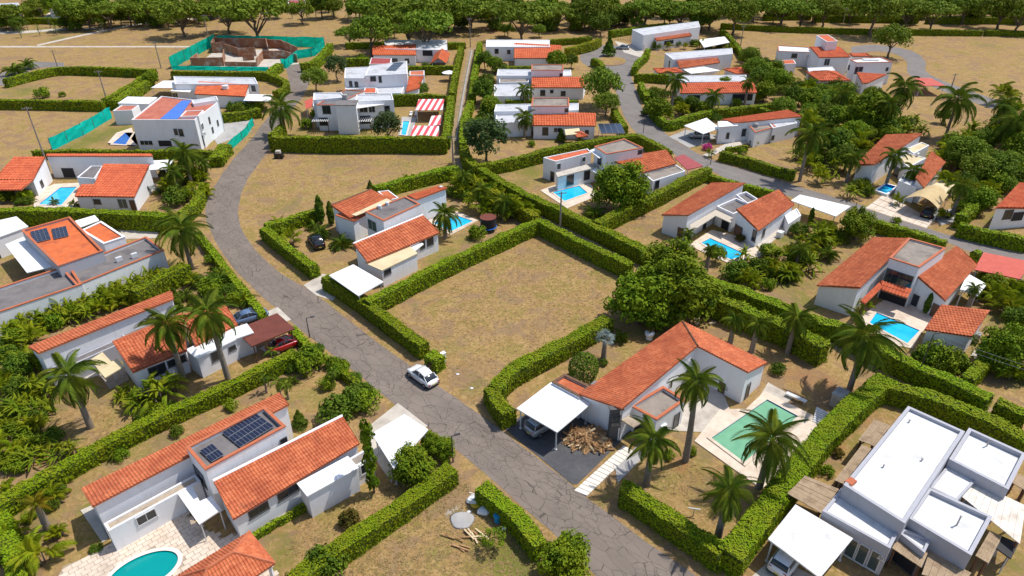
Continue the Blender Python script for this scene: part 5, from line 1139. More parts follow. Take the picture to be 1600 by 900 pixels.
# ================================================================== hedges
HG = 'clipped hedges between the plots'
for a in [
 ('clipped hedge along the road edge of the central vacant lot', [(509,432),(540,450),(600,493),(662,538)], 1.9, 1.5),
 ('long clipped hedge between the two-cypress house and central vacant lot', [(572,472),(690,412),(800,362),(846,342)], 2.2, 1.5),
 ('clipped hedge along the far side of the central vacant lot by the alley', [(846,346),(915,380),(985,413)], 2.2, 1.5),
 ('long clipped hedge on the far side of the alley beneath the concrete pole', [(752,262),(800,292),(900,338),(1016,394)], 2.2, 1.8),
 ('clipped alley hedge below the big orange house, beyond the huge tree', [(1105,434),(1167,456),(1280,500),(1312,507),(1395,552),(1475,588),(1547,622)], 2.2, 1.8),
 ('clipped hedge beside the vacant lot and the L-shaped house', [(775,605),(800,577),(870,540),(950,497)], 2.0, 1.9, dict(ragged=.12)),
 ('short rounded hedge corner left of the square white carport', [(768,605),(778,625),(795,645)], 1.9, 1.8, dict(ragged=.15)),
 ('bright roadside hedge in front of the L-shaped house', [(972,760),(985,765),(1060,815),(1132,862)], 1.9, 1.7, dict(ragged=.12)),
 ('bright hedge between green covered pool and flat-roofed house', [(1140,868),(1215,770),(1300,665),(1385,588)], 2.1, 2.3, dict(ragged=.12)),
 ('clipped hedge between the solar house lawn and lower vacant lot', [(706,731),(622,790),(533,850),(455,905)], 1.7, 1.6),
 ('dark-sided clipped hedge along the road beside the lower vacant lot', [(752,760),(800,797),(845,850)], 1.7, 1.6),
 ('clipped hedge between the solar house and the courtyard house', [(-15,792),(78,738),(167,689),(262,642),(375,592),(462,548)], 1.6, 1.5),
 ('grassy green hedge at the bottom left frame edge', [(-8,795),(8,830),(24,890),(30,930)], 1.2, 1.5),
 ('low bright roadside hedge left of the road bend', [(308,363),(332,392),(355,422),(398,475),(410,490)], 1.2, 1.1),
 ('tall clipped hedge between red-tiled pool house and orange flat-roofed house', [(-15,327),(80,328),(150,330),(275,338)], 2.6, 1.9),
 ('hedge piece turning up beside the road by the pool house', [(280,335),(303,316),(318,286)], 2.0, 1.5),
 ('clipped hedge between the tarp house and the pool house', [(52,236),(150,235),(237,236),(332,237)], 1.6, 1.3),
 ('hedge block beside the road and green mesh', [(336,246),(345,233),(352,226)], 2.0, 2.6),
 ('clipped hedge at the front of the upper left vacant lot', [(-10,156),(60,157),(160,159)], 2.2, 1.6),
 ('clipped hedge on the right side of the upper left vacant lot', [(163,156),(200,134),(240,108)], 2.0, 1.5),
 ('second thicker hedge just right of the upper left lot hedge', [(176,158),(200,145),(232,122)], 2.2, 2.6),
 ('clipped hedge along the back of the upper left vacant lot', [(7,124),(50,113),(95,105),(160,106),(240,109)], 2.2, 1.6),
 ('hedge in front of the building site', [(268,112),(330,112),(400,113),(424,116)], 2.0, 1.6), 
 ('hedge curving along the road below the building site', [(424,117),(445,126),(444,135),(430,143)], 2.0, 1.5), ('bushy hedge beside the road by the building site', [(436,100),(425,108),(420,114)], 2.0, 2.2, dict(ragged=.2)),
 ('hedge on the right flank of the building site', [(515,68),(505,82),(490,95),(470,99)], 2.4, 2.0),
 ('tall dark long hedge in front of striped canopy garden', [(424,213),(520,215),(620,215),(697,216)], 3.1, 1.8), ('hedge corner beneath the coconut palm at the road', [(424,212),(432,203),(440,196)], 2.8, 1.6),
 ('hedge along the left of the alley by the striped canopies', [(696,214),(701,180),(705,150)], 2.6, 1.7), ('narrow hedge along the left of the alley higher up', [(706,147),(712,110),(721,72)], 2.4, 1.6),
 ('hedge along the right of the alley near the round tree', [(724,225),(725,190),(735,158)], 2.2, 1.7), ('hedge along the right of the alley higher up', [(737,150),(742,110),(750,66)], 2.2, 1.7), ('hedge bend where the alley turns right', [(725,228),(730,245),(746,260)], 2.4, 1.8),
 ('clipped hedge behind the striped canopy garden', [(614,149),(650,148),(697,149)], 2.6, 1.5), ('clipped hedge between orange hut and umbrella lawn', [(640,104),(680,104),(716,104)], 2.2, 1.4), ('short hedge left of the house with the orange hut', [(541,92),(560,91),(576,91)], 2.2, 1.8), ('yellowish hedge at the alley top', [(699,67),(712,67),(726,66)], 2.0, 1.8), ('dark hedge behind the house with the orange hut', [(540,68),(570,67),(602,67)], 1.8, 1.5),
 ('long hedge behind the angled pool house', [(750,258),(800,248),(900,224),(985,212),(1010,217),(1046,236)], 2.2, 1.6),
 ('thick hedge between the angled pool house and U-shaped house', [(932,348),(972,327),(1030,300),(1075,277),(1108,261)], 2.3, 1.7),
 ('low hedge along the side road before the U-shaped house', [(1110,273),(1135,281),(1167,290),(1212,300)], 1.4, 1.2), ('dark hedge across the side road from the maroon canopy', [(1127,237),(1165,246),(1200,257),(1242,268)], 1.8, 1.4),
 ('hedge bend at the palm garden corner by the side road', [(1012,160),(1025,175),(1045,190),(1075,182),(1112,173)], 2.0, 1.5), ('hedge between palm garden and the white-carport house', [(1114,172),(1160,168),(1200,163),(1222,160)], 2.0, 1.6), ('short hedge block on the side road edge', [(1001,129),(1006,140),(1012,150)], 2.0, 1.4),
 ('yellow-green curved hedge left of the roundabout', [(886,76),(905,71),(925,66),(936,60)], 2.6, 2.0, dict(mat='hedgey')), ('dark hedge behind the yellow roundabout hedge', [(858,63),(890,60),(925,58)], 2.0, 1.6), ('curved hedge on the right of the roundabout', [(991,106),(997,95),(1007,87),(1013,76)], 2.2, 1.5), ('hedge in front of the second house past the roundabout', [(993,117),(1015,116),(1045,118)], 2.2, 1.4),
 ('hedge behind the house beyond the roundabout', [(953,49),(987,44),(1020,39),(1042,37)], 2.2, 1.7), ('short hedge left of the roundabout entry', [(926,92),(937,96),(942,104)], 2.0, 1.5),
 ('very long straight hedge across the top right fields', [(1127,37),(1200,41),(1317,45),(1450,47),(1535,48)], 1.8, 1.6), ('end piece of hedge at the top right frame edge', [(1541,48),(1570,48),(1610,49)], 1.8, 1.6), ('hedge dividing field from the houses by the roundabout', [(1128,46),(1145,62),(1163,86)], 1.8, 1.5),
 ('hedge beside the right edge plot, running away from the road', [(1503,338),(1520,322),(1541,303)], 2.2, 1.7), ('hedge along the road at the right frame edge', [(1500,350),(1540,360),(1610,374)], 2.0, 1.5), ('hedge between the road and the big orange house', [(1368,345),(1420,360),(1478,377)], 1.8, 1.4), ('short hedge stub beside the red sheet canopy', [(1522,392),(1532,396)], 1.6, 1.4),
 ('clipped alley hedge segment at the lower right frame edge', [(1560,628),(1605,645)], 2.0, 1.6), ('hedge below the alley above the flat-roofed house', [(1383,598),(1450,617),(1537,650),(1610,685)], 2.1, 1.9), ('short hedge between pavilion and right edge trees', [(1512,592),(1530,573),(1544,556)], 1.8, 1.4),
 ('clipped roadside hedge of the two-cypress house', [(412,356),(450,386),(490,416)], 1.9, 1.4), ('hedge behind the two-cypress house, left part', [(415,352),(450,342),(498,326)], 1.9, 1.4), ('hedge behind the two-cypress house, right part', [(585,293),(625,281),(670,270),(715,260)], 2.2, 1.7), ('yellowish hedge right of the two-cypress house garden', [(738,278),(790,308),(838,338)], 2.2, 1.6, dict(mat='hedgey', ragged=.15)),
 ('clipped hedge between the two upper row houses by alley', [(790,105),(830,104)], 2.0, 1.4), ('clipped hedge between the two lower row houses by alley', [(790,157),(850,156),(903,157)], 2.0, 1.4), ('small low hedge by the magenta bush', [(1135,233),(1150,230),(1168,228)], .9, .9), ('hedge beside the side road opposite the palm garden', [(960,170),(968,184),(977,197)], 2.0, 1.5), ('tiny kerb hedge along solar house apron', [(388,840),(430,815),(478,787)], .6, .5),
 ('bright roadside hedge strip by the three round shrubs', [(518,560),(535,578),(572,607)], 1.0, .9), ('bright low hedge beside the brown carport', [(400,582),(430,563),(470,545)], 1.2, 1.0) if 0 else ('bright low hedge strip at the brown carport corner', [(455,512),(470,527),(484,540)], 1.1, 1.0),
 ('hedge of the distant pool at the top left', [(36,29),(70,28),(103,30)], 2.2, 1.8), ('upper distant hedge at the top left', [(24,13),(50,8),(78,2)], 2.2, 2.2), ('lower distant hedge at the top left', [(40,20),(60,14),(86,7)], 2.2, 2.0),
 ('dark distant hedge at the far right, left piece', [(1195,23),(1230,22),(1267,22)], 2.2, 2.2), ('dark distant hedge at the far right, middle piece', [(1275,24),(1350,25),(1435,26)], 2.4, 2.4), ('dark distant hedge at the far right, right piece', [(1450,27),(1530,27),(1610,28)], 2.4, 2.2),
 ('tall hedge below the orange flat-roofed house', [(205,455),(240,437),(290,412)], 2.4, 1.8, dict(ragged=.15)), ('hedge along driveway of low white house among palms', [(1185,168),(1215,176),(1236,170)], 1.6, 1.4),
 ('informal leafy hedge along the near side of alley', [(1100,458),(1184,490),(1238,512),(1290,540)], 2.6, 2.0, dict(ragged=.3)),
 ('hedge in front of the white canopies by tarp house', [(345,178),(375,175),(405,170)], 2.0, 1.8, dict(ragged=.2)),
 ]:
    kw = a[4] if len(a) > 4 else {}
    hedge(a[0], a[1], a[2], a[3], group=HG, **kw)

# ================================================================== trees and plants
for x, y, r in [(112,16,22),(135,22,24),(165,15,20),(198,14,24),(240,10,20),(280,18,26),(305,14,18),(352,15,20),(395,14,28),(15,18,18),(60,5,16),(545,50,22),(578,50,24),(585,10,22),(635,18,30),(662,36,26),(690,14,24),(735,14,24),(700,30,20),(780,14,20),(815,22,24),(845,14,20),(870,20,28),(902,14,22),(930,14,24),(968,15,24),(1010,12,22),(1065,14,26),(1112,14,22),(1150,18,26),(1225,10,26),(1255,14,20),(1290,14,28),(1332,14,22),(1370,14,26),(1422,12,26),(1462,15,22),(1510,10,26),(1570,10,26),(1600,14,20),(520,8,18),(470,14,14),(1180,12,20),(330,10,18)]:
    tree('umbrella' if (x*7+y) % 4 else 'fluffy', x, y+1, r*random.choice((1.0, 1.3, 1.55, 1.9)))
for x, y, r in [(90,3,15),(148,4,16),(222,3,16),(262,4,14),(330,3,15),(375,3,16),(430,10,12),(500,4,16),(560,4,16),(610,4,16),(655,3,15),(715,3,16),(760,4,14),(800,4,16),(855,3,16),(915,3,16),(950,2,15),(1035,4,15),(1090,3,16),(1135,3,15),(1200,3,16),(1240,2,14),(1312,3,16),(1350,2,14),(1400,3,15),(1445,3,16),(1490,3,15),(1545,3,16),(1590,3,15),(25,30,10),(1040,18,14),(100,35,8)]:
    tree('round', x, y, r*1.35, 'dark far-line tree')
for x, y in [(43,40),(18,43),(62,49),(33,52),(78,36),(89,48),(110,36),(178,31),(212,36),(135,30),(456,22),(480,26),(520,24),(545,30),(493,20),(760,12),(160,40)]:
    clump(x, y-4, 8, 'areca', 'frond', desc='small young palm on the dry field') if False else palm(x, y-6, x+1, y+7, 8, 'frond', 9, 'small young palm on the dry field', 'sapling', crownshaft=False, r0=.12)
tree('fluffy', 1395, 60, 30); tree('bush', 773, 40, 13, 'small leafy tree on bare red soil'); tree('round', 1210, 20, 14)
for k, x, y, r in [('grey',524,104,19),('fluffy',492,122,22),('grey',605,197,25),('round',660,139,11),('round',870,92,18),('round',893,94,12),('fluffy',940,132,36),('fluffy',948,160,22),('round',1030,168,20),('round',1080,160,13),('round',1132,132,15),('fluffy',1182,105,22),('round',1196,140,17),('bush',1025,72,9),('bush',1057,68,8),('bush',1085,68,8),('fluffy',911,188,12),('round',755,140,22),('round',765,168,18),('round',757,93,15),('round',773,98,13),('grey',760,214,37),
 ('round',235,122,13),('bush',355,153,12),('bush',65,146,12),('bush',97,148,6),('bush',203,116,8),('bush',135,115,5),('bush',500,178,14),('bush',478,195,12),('bush',275,307,22),('bush',8,305,14),('bush',40,305,12),
 ('bush',330,450,20),('bush',312,440,14),('bush',355,455,14),('bush',366,466,13),('bush',485,563,27),('bush',523,642,30),('bush',550,628,26),('bush',577,626,23),('big',645,727,33),('big',672,692,18),('big',692,700,20),('open',770,840,20),('big',882,872,42),('bush',507,880,34),
 ('big',970,290,42),('bush',747,364,16),('bush',437,360,13),('topiary',912,575,23),('bush',943,566,8),('bush',1080,704,10),('bush',1047,711,10),('bush',1215,577,13),('big',1000,466,48),('big',1068,455,54),('big',1048,412,42),('big',1028,452,50),('bush',1110,478,20),('bush',1292,737,12),
 ('big',1342,350,27),('bush',1150,425,24),('bush',1188,418,18),('round',1215,122,20),('round',1240,148,18),('round',1268,155,20),('round',1290,165,18),('round',1335,205,22),('round',1300,222,28),('round',1360,172,34),('fluffy',1512,235,34),('fluffy',1530,262,30),('round',1565,262,26),('big',1570,545,40),('round',1590,500,24),('bush',1455,553,26),('bush',1485,562,26),('bush',1340,290,14),('bush',1010,175,10),('bush',1160,238,8),('bush',1180,222,8),('round',1590,220,24),('round',30,570,24),('bush',15,680,22),('bush',28,725,18),('bush',150,857,10),('bush',275,675,12),('bush',190,712,12),('bush',565,92,9),('bush',1268,205,14),('bush',700,300,12),('bush',1585,470,18),('round',1475,180,12),('bush',1250,360,16),('bush',1500,250,20),('bush',1400,345,8),('bush',362,633,12),('bush',495,545,12),('bush',445,598,10),('bush',595,172,8),('bush',830,225,7),('bush',1120,185,9),('bush',1060,160,12),('round',1120,395,16),('bush',250,650,20)]:
    tree(k, x, y, r)
tree('croton', 547, 813, 18, 'reddish leafy shrub on the solar house lawn', 'shrub'); tree('croton', 1156, 372, 8, 'yellow-brown shrub by the U-shaped patio', 'shrub'); tree('croton', 1311, 708, 9, 'yellow croton shrub beside the board canopies', 'shrub'); tree('flowers', 1105, 230, 9, 'magenta bougainvillea beside the grey forecourt', 'shrub'); tree('croton', 1278, 478+0, 6, 'brown potted shrub at house wall', 'shrub') if 0 else None
hedge('clipped dark hedge block right of the white car', [(671,552),(679,556),(687,560)], 1.8, 1.7, name='hedge')
tree('croton', 1375, 615, 16, 'brownish ragged shrub behind the bright hedge', 'shrub')
tree('conifer', 952, 74, 11, 'dark conical conifer on the roundabout island'); tree('conifer', 877, 212, 8, 'small conifer before the lowest row house'); tree('conifer', 467, 655, 13, 'dark conifer beside the solar house roof end'); tree('conifer', 578, 288, 5, 'tiny conifer behind the two-cypress house')
tree('cypress', 499, 327, 6.3, 'left one of two slim cypresses'); tree('cypress', 516, 333, 5.5, 'right one of two slim cypresses'); tree('cypress', 1440, 463, 5.2, 'left cypress at the gable of the big orange house'); tree('cypress', 1451, 474, 5, 'right cypress at the gable of the big orange house'); tree('cypress', 1268, 338, 4, 'small cypress by the long white carport'); tree('cypress', 276, 472, 7, 'thin conifer at the long orange roof end')
tree('columnar', 577, 716, 10, hz=2.0, desc= 'tall thin columnar tree beside white annex')
# palms with a clear trunk: crown, base
RP = 'tall royal palm'
for a in [(262,510,287,592,44),(334,495,357,594,48),(105,592,142,668,48),(284,362,300,420,44),(1350,532,1326,612,58),(1207,690,1186,762,58),(1097,600,1071,720,42),(1020,690,1010,757,44),(1136,770,1121,842,46),(1247,500,1230,552,30),(1147,500,1141,535,22),(1185,508,1174,550,22),(692,338,696,372,27),(1050,127,1047,183,20),(1110,152,1110,182,18),(1170,130,1163,166,14),(1255,212,1249,283,34),(1497,160,1476,217,36),(1583,195,1570,240,36),(1560,165,1552,215,22),(1405,140,1395,190,30),(1385,165,1375,215,24),(1385,245,1384,290,22),(1422,268,1417,302,20),(1490,292,1486,338,24),(1068,366,1070,400,14),(1100,390,1103,424,13),(295,242,300,290,28),(272,270,280,305,20),(818,185,820,215,19),(818,142,820,170,16),(1330,248,1322,285,22),(1310,150,1306,190,20),(1512,452,1510,485,14),(790,318,788,345,22),(752,300,752,330,20),(722,278,725,305,18),(1240,390,1242,420,20),(320,255,322,280,16)]:
    palm(*a, desc=RP)
palm(447,172,447,212,32, desc='coconut palm with yellowing centre', n=22, lifts=(-.9,1.3)); palm(55,790,76,828,26,'yellowfrond',14,'yellowing palm with upswept crown', lifts=(.1,1.3)); palm(945,532,943,560,18,'silver',16,'silver fan palm', 'fan', crownshaft=False, lifts=(-.3,1.4))
for a in [(428,550,13),(416,592,14),(438,598,15),(450,602,15),(522,582,14)]: palm(a[0], a[1], a[0]+1, a[1]+22, a[2], 'frond', 10, 'slender small palm', r0=.1)
for k, L in (('banana', [(15,522,22),(40,505,20),(62,497,18),(86,487,18),(110,477,18),(135,468,17),(160,458,17),(185,450,16),(215,442,16),(245,612,30),(215,625,22),(270,600,20),(40,605,24),(58,640,18),(20,640,22),(90,705,17),(112,700,16),(1282,372,20),(1305,262,15),(1330,300,14),(1430,190,15),(1390,200,16),(1265,412,18),(1212,400,18),(40,715,22),(1165,400,16),(1225,425,18),(1415,205,13),(1245,240,14),(1180,430,15),(70,690,16),(1440,205,12),(1520,205,18)]),
    ('areca', [(60,862,32),(85,772,17),(20,825,18),(100,745,14),(722,288,20),(757,316,22),(800,325,22),(770,300,16),(820,330,18),(740,286,16),(455,372,16),(435,350,12),(1560,462,22),(1535,440,16),(1237,400,18),(1292,366,18),(1255,395,16),(1265,255,16),(1283,245,14),(1360,195,14),(1572,150,20),(1040,180,14),(1065,172,13),(285,275,18),(262,290,14),(310,275,14),(1320,480,10),(1345,478,14),(5,700,24),(15,765,16),(1010,90,8),(1045,72,8),(640,285,12),(660,280,10),(680,278,10),(600,296,9),(262,300,10),(335,470,12),(1110,240,8),(1275,380,14),(5,600,20),(130,525,10),(660,120,6),(820,90,8),(1100,70,8),(235,640,14),(320,300,14),(1470,335,12),(1404,313,11)]),
    ('palm', [(20,105,16),(41,98,13),(500,360,17),(532,374,18),(488,350,12),(970,524,14),(262,634,16),(350,608,18),(178,704,15),(930,328,18),(1295,395,16),(84,314,8),(115,317,8),(45,312,9),(300,465,12),(340,440,14),(200,430,18),(10,870,14),(1480,335,8),(245,297,8),(905,215,6)])):
    for a in L: clump(*a, kind=k, mat='frond' if k == 'palm' else k)
clump(242, 296, 9, 'fan', 'silver', desc='silvery fan shrub by red roof gable')

# ---- dense planting of the gardens and the undergrowth of the far trees
def plantzone(poly, n_, r0, r1, kinds, dark=False):
    P = [Vector(q) for q in poly]; x0, x1 = min(p.x for p in P), max(p.x for p in P); y0, y1 = min(p.y for p in P), max(p.y for p in P); k = t = 0
    while k < n_ and t < n_*30:
        t += 1; q = Vector((random.uniform(x0, x1), random.uniform(y0, y1)))
        if not inside(q, P): continue
        r = random.uniform(r0, r1); kd = random.choice(kinds); b = g(q.x, q.y+r*.5)
        if any(inside(b, oc) for oc in OCC): continue
        k += 1
        if kd in ('areca', 'banana', 'palm'): clump(q.x, q.y, r, kd, 'frond' if kd == 'palm' else kd, big=False)
        else: tree(kd, q.x, q.y, r)
JG = ['banana', 'areca', 'bush', 'bush', 'banana', 'areca', 'round']
for a in [([(0,500),(60,540),(75,600),(95,640),(0,650)], 22, 13, 22, JG), ([(0,640),(60,640),(100,690),(60,735),(0,755)], 20, 12, 20, ['banana', 'bush', 'bush', 'areca']), ([(0,500),(20,480),(285,412),(292,432),(60,520),(0,545)], 46, 13, 18, ['banana', 'areca', 'bush', 'banana']), ([(275,440),(330,400),(402,478),(388,492),(350,470),(290,490)], 20, 10, 16, ['bush', 'areca', 'bush', 'palm']),
  ([(1130,425),(1180,405),(1230,375),(1300,350),(1325,365),(1260,415),(1200,450),(1160,440)], 32, 9, 17, ['areca', 'bush', 'areca', 'palm', 'bush']), ([(1200,110),(1270,140),(1380,150),(1430,190),(1400,205),(1330,240),(1325,290),(1270,285),(1245,230),(1260,190),(1200,160)], 62, 12, 22, ['round', 'bush', 'areca', 'banana', 'fluffy', 'bush']), ([(1440,270),(1500,215),(1610,160),(1610,280),(1560,300),(1510,330),(1482,322)], 44, 14, 24, ['round', 'bush', 'areca', 'fluffy', 'bush']),
  ([(1540,440),(1610,440),(1610,600),(1570,590),(1545,540),(1558,490)], 20, 13, 22, ['round', 'bush', 'areca']), ([(735,150),(785,85),(800,150),(785,240),(745,210)], 14, 9, 16, ['round', 'bush']), ([(705,270),(740,275),(835,335),(800,348),(760,335),(720,305)], 14, 10, 15, ['areca', 'areca', 'bush']), ([(1000,62),(1060,68),(1160,68),(1175,95),(1060,82)], 14, 6, 9, ['bush', 'areca', 'palm']), ([(1005,140),(1060,150),(1200,148),(1190,158),(1060,172),(1022,165)], 18, 8, 13, ['bush', 'areca', 'bush', 'palm']),
  ([(1165,80),(1210,90),(1260,135),(1265,160),(1220,150),(1180,130)], 14, 12, 18, ['round', 'fluffy', 'bush']), ([(0,295),(50,300),(60,316),(0,318)], 9, 8, 11, ['bush', 'areca']), ([(250,250),(328,262),(312,300),(255,318)], 16, 8, 14, ['areca', 'bush', 'palm']), ([(345,163),(405,158),(408,175),(350,180)], 8, 9, 12, ['bush']), ([(28,790),(95,740),(120,770),(75,890),(30,870)], 8, 10, 16, ['areca', 'bush', 'palm']), ([(478,555),(520,550),(590,630),(525,640)], 8, 13, 18, ['bush']),
  ([(160,610),(260,600),(285,625),(230,660)], 6, 12, 16, ['banana', 'palm']), ([(740,265),(790,300),(770,310),(735,290)], 5, 10, 14, ['areca']), ([(880,40),(1000,36),(1160,30),(1180,14),(880,14)], 26, 12, 18, ['round', 'fluffy']), ([(90,30),(420,22),(420,8),(90,10)], 30, 11, 16, ['round', 'bush', 'fluffy']), ([(520,34),(880,36),(880,10),(520,10)], 34, 11, 17, ['round', 'bush', 'fluffy']), ([(1180,22),(1610,25),(1610,4),(1180,4)], 44, 12, 17, ['round', 'bush', 'fluffy']), ([(100,42),(420,30),(420,14),(100,18)], 22, 9, 13, ['bush', 'bush', 'fluffy']), ([(600,50),(880,46),(880,24),(600,26)], 24, 9, 14, ['bush', 'bush', 'fluffy']), ([(880,46),(985,42),(985,24),(880,24)], 8, 9, 13, ['bush', 'fluffy']), ([(0,40),(35,42),(40,14),(0,14)], 8, 10, 13, ['bush', 'round']), ([(420,10),(520,14),(520,0),(420,0)], 10, 9, 13, ['bush', 'round']),
  ([(580,88),(625,100),(690,105),(640,110)], 3, 6, 8, ['bush']), ([(1275,130),(1330,140),(1400,150),(1420,165),(1290,165)], 8, 10, 16, ['bush', 'areca', 'round']), ([(1330,290),(1365,275),(1360,300),(1335,310)], 5, 9, 12, ['areca', 'bush']), ([(1455,455),(1500,455),(1560,445),(1560,475),(1550,480)], 6, 9, 14, ['areca', 'bush']), ([(1425,545),(1500,560),(1500,580),(1440,565)], 7, 12, 18, ['bush']), ([(430,560),(470,560),(455,600),(420,590)], 3, 9, 12, ['palm', 'bush'])]:
    plantzone(*a)

# ================================================================== vehicles
def loft(b, secs, mi=0, closed=True):
    n = len(secs[0]); i0 = len(b.v)
    for s_ in secs: b.v += [tuple(p) for p in s_]
    for k in range(len(secs)-1):
        for j in range(n):
            q = (j+1) % n; b.f.append((i0+k*n+j, i0+k*n+q, i0+(k+1)*n+q, i0+(k+1)*n+j)); b.m.append(mi)
    b.f.append(tuple(range(i0+n-1, i0-1, -1))); b.m.append(mi); e = i0+(len(secs)-1)*n; b.f.append(tuple(range(e, e+n))); b.m.append(mi)
CARS = {'beetle': dict(L=4.2, W=1.8, body=[(-2.08,.42,.62,.62),(-1.98,.3,.80,.76),(-1.6,.26,.97,.86),(-1.0,.24,1.0,.9),(0,.24,.98,.9),(.8,.24,.98,.9),(1.4,.26,.92,.87),(1.85,.3,.78,.76),(2.08,.42,.58,.58)], cab=[(-1.75,.92,.60),(-1.15,1.30,.60),(-.5,1.48,.60),(.1,1.48,.60),(.55,1.33,.60),(1.0,.95,.66)]),
  'sedan': dict(L=4.4, W=1.76, body=[(-2.2,.4,.72,.7),(-2.1,.28,.9,.8),(-1.5,.24,.98,.87),(-.6,.22,.96,.88),(.7,.22,.94,.88),(1.4,.24,.88,.86),(2.0,.28,.76,.8),(2.2,.4,.62,.66)], cab=[(-1.75,.96,.66),(-1.1,1.36,.60),(-.5,1.45,.60),(.15,1.43,.60),(1.15,.92,.68)]),
  'suv': dict(L=4.4, W=1.82, body=[(-2.15,.45,.95,.74),(-2.05,.32,1.1,.84),(-1.4,.28,1.12,.9),(.6,.28,1.08,.9),(1.5,.3,1.0,.88),(2.05,.34,.88,.82),(2.2,.45,.72,.7)], cab=[(-2.0,1.1,.74),(-1.8,1.6,.66),(-.6,1.7,.66),(.2,1.66,.66),(1.05,1.06,.74)])}
def car(label, px, py, ang, paint, kind='sedan', group=None):
    c = g(px, py); o = empty('car', (c.x, c.y, .012), label, 'car', group, ang); q = CARS[kind]
    b = MB(); secs = []
    for x, zb, zt, hw in q['body']:
        secs.append([(x, s*y*hw, z) for s, y, z in ((1,.85,zb),(1,1.,zb+.16),(1,1.,zt-.16),(1,.93,zt-.04),(1,.7,zt),(-1,.7,zt),(-1,.93,zt-.04),(-1,1.,zt-.16),(-1,1.,zb+.16),(-1,.85,zb))])
    loft(b, secs); link('body', b.mesh('body', paint, True), o)
    cab = q['cab']; hw = .82; zb = .9 if kind != 'suv' else 1.04; g_ = MB()
    loft(g_, [[(x, hw*.93, zb), (x, hr+.04+.0, max(zb+.02, z-.06)), (x, hr*.85, z), (x, -hr*.85, z), (x, -hr-.04, max(zb+.02, z-.06)), (x, -hw*.93, zb)] for x, z, hr in cab]); link('glasshouse', g_.mesh('glasshouse', 'glass', True), o)
    r = MB(); loft(r, [[(x, hr+.05, z-.08), (x, hr*.86, z+.015), (x, -hr*.86, z+.015), (x, -hr-.05, z-.08)] for x, z, hr in cab[1:-1]]); 
    link('roof', r.mesh('roof', paint, True), o)
    def piece(nm, p0, p1, ra, rb, mt):
        r = MB(); r.tube(p0, p1, ra, rb, 6); link(nm, r.mesh(nm, mt), o)
    for i in (0, len(cab)-2):
        for s_ in (1, -1):
            a, d = cab[i], cab[i+1]; piece('pillar', (a[0], s_*(hw*.93 if a[1] < 1.15 else a[2]+.05), a[1]-.02), (d[0], s_*(hw*.93 if d[1] < 1.15 else d[2]+.05), d[1]-.02), .045, .045, paint)
    for s_ in (1, -1): piece('pillar', (-.35, s_*.79, zb), (-.32, s_*.66, cab[2][1]-.05), .045, .04, paint); piece('wing_mirror', (.75, s_*.9, .98), (.72, s_*1.0, 1.0), .07, .06, paint)
    tm = MB(); tm.tube((0, -.11, 0), (0, .11, 0), .32, .32, 16); rm = MB(); rm.tube((0, -.12, 0), (0, .12, 0), .2, .2, 10); tmm = tm.mesh('wheel', 'tyre'); rmm = rm.mesh('rim', 'rim')
    for x in (-1.32, 1.32):
        for y in (-.8, .8): w_ = link('wheel', tmm, o, (x, y, .32)); link('rim', rmm, w_)
    f0 = q['body'][-2]; r0 = q['body'][1]
    for y in (-.55, .55):
        m = MB(); m.box(f0[0]+.03, y, f0[2]-.14, .14, .3, .16); link('headlight', m.mesh('headlight', 'lightclear'), o); m = MB(); m.box(r0[0]-.03, y*1.1, r0[2]-.16, .12, .26, .16); link('taillight', m.mesh('taillight', 'lightred'), o)
    m = MB(); m.box(q['body'][0][0]-.02, 0, .56, .04, .4, .13); link('number_plate', m.mesh('number_plate', 'plate'), o)
    m = MB(); m.box(0, 0, .26, q['L']*.93, q['W']*.92, .16); link('underbody', m.mesh('underbody', 'tyre'), o)
    return o
b_ = car('white rounded hatchback parked on the road edge', 661, 593, R(134), 'paintw', 'beetle')
m = MB(); m.prism([(.45,-.92),(.5,-.92),(.2,-1.72),(.15,-1.72)], .35, 1.0); m.prism([(.44,-.93),(.49,-.93),(.25,-1.6),(.2,-1.6)], 1.0, 1.35, 0); d_ = link('open_door', m.mesh('open_door', 'paintd'), b_)
car('red car under the brown carport', 447, 543, R(40), 'paintr'); car('blue car beside the courtyard house', 392, 500, R(35), 'paintb'); car('dark car under the cycads of the two-cypress house', 495, 383, R(120), 'paintd', 'suv')
car('white car nosing out from under the flat-roofed house carport', 1230, 878, R(45), 'paintw', 'suv'); car('silver car in the shade of the square white carport', 850, 668, R(40), 'paints', 'suv'); car('silver car parked by the roundabout', 973, 77, R(165), 'paints'); car('dark car under the arched tan shade', 1450, 336, R(50), 'paintd'); car('silver car under the flat carport by the side road', 1092, 216, R(178), 'paints', 'suv'); car('white car at the road edge near the right hedge', 1488, 362, R(60), 'paintw') if 0 else None

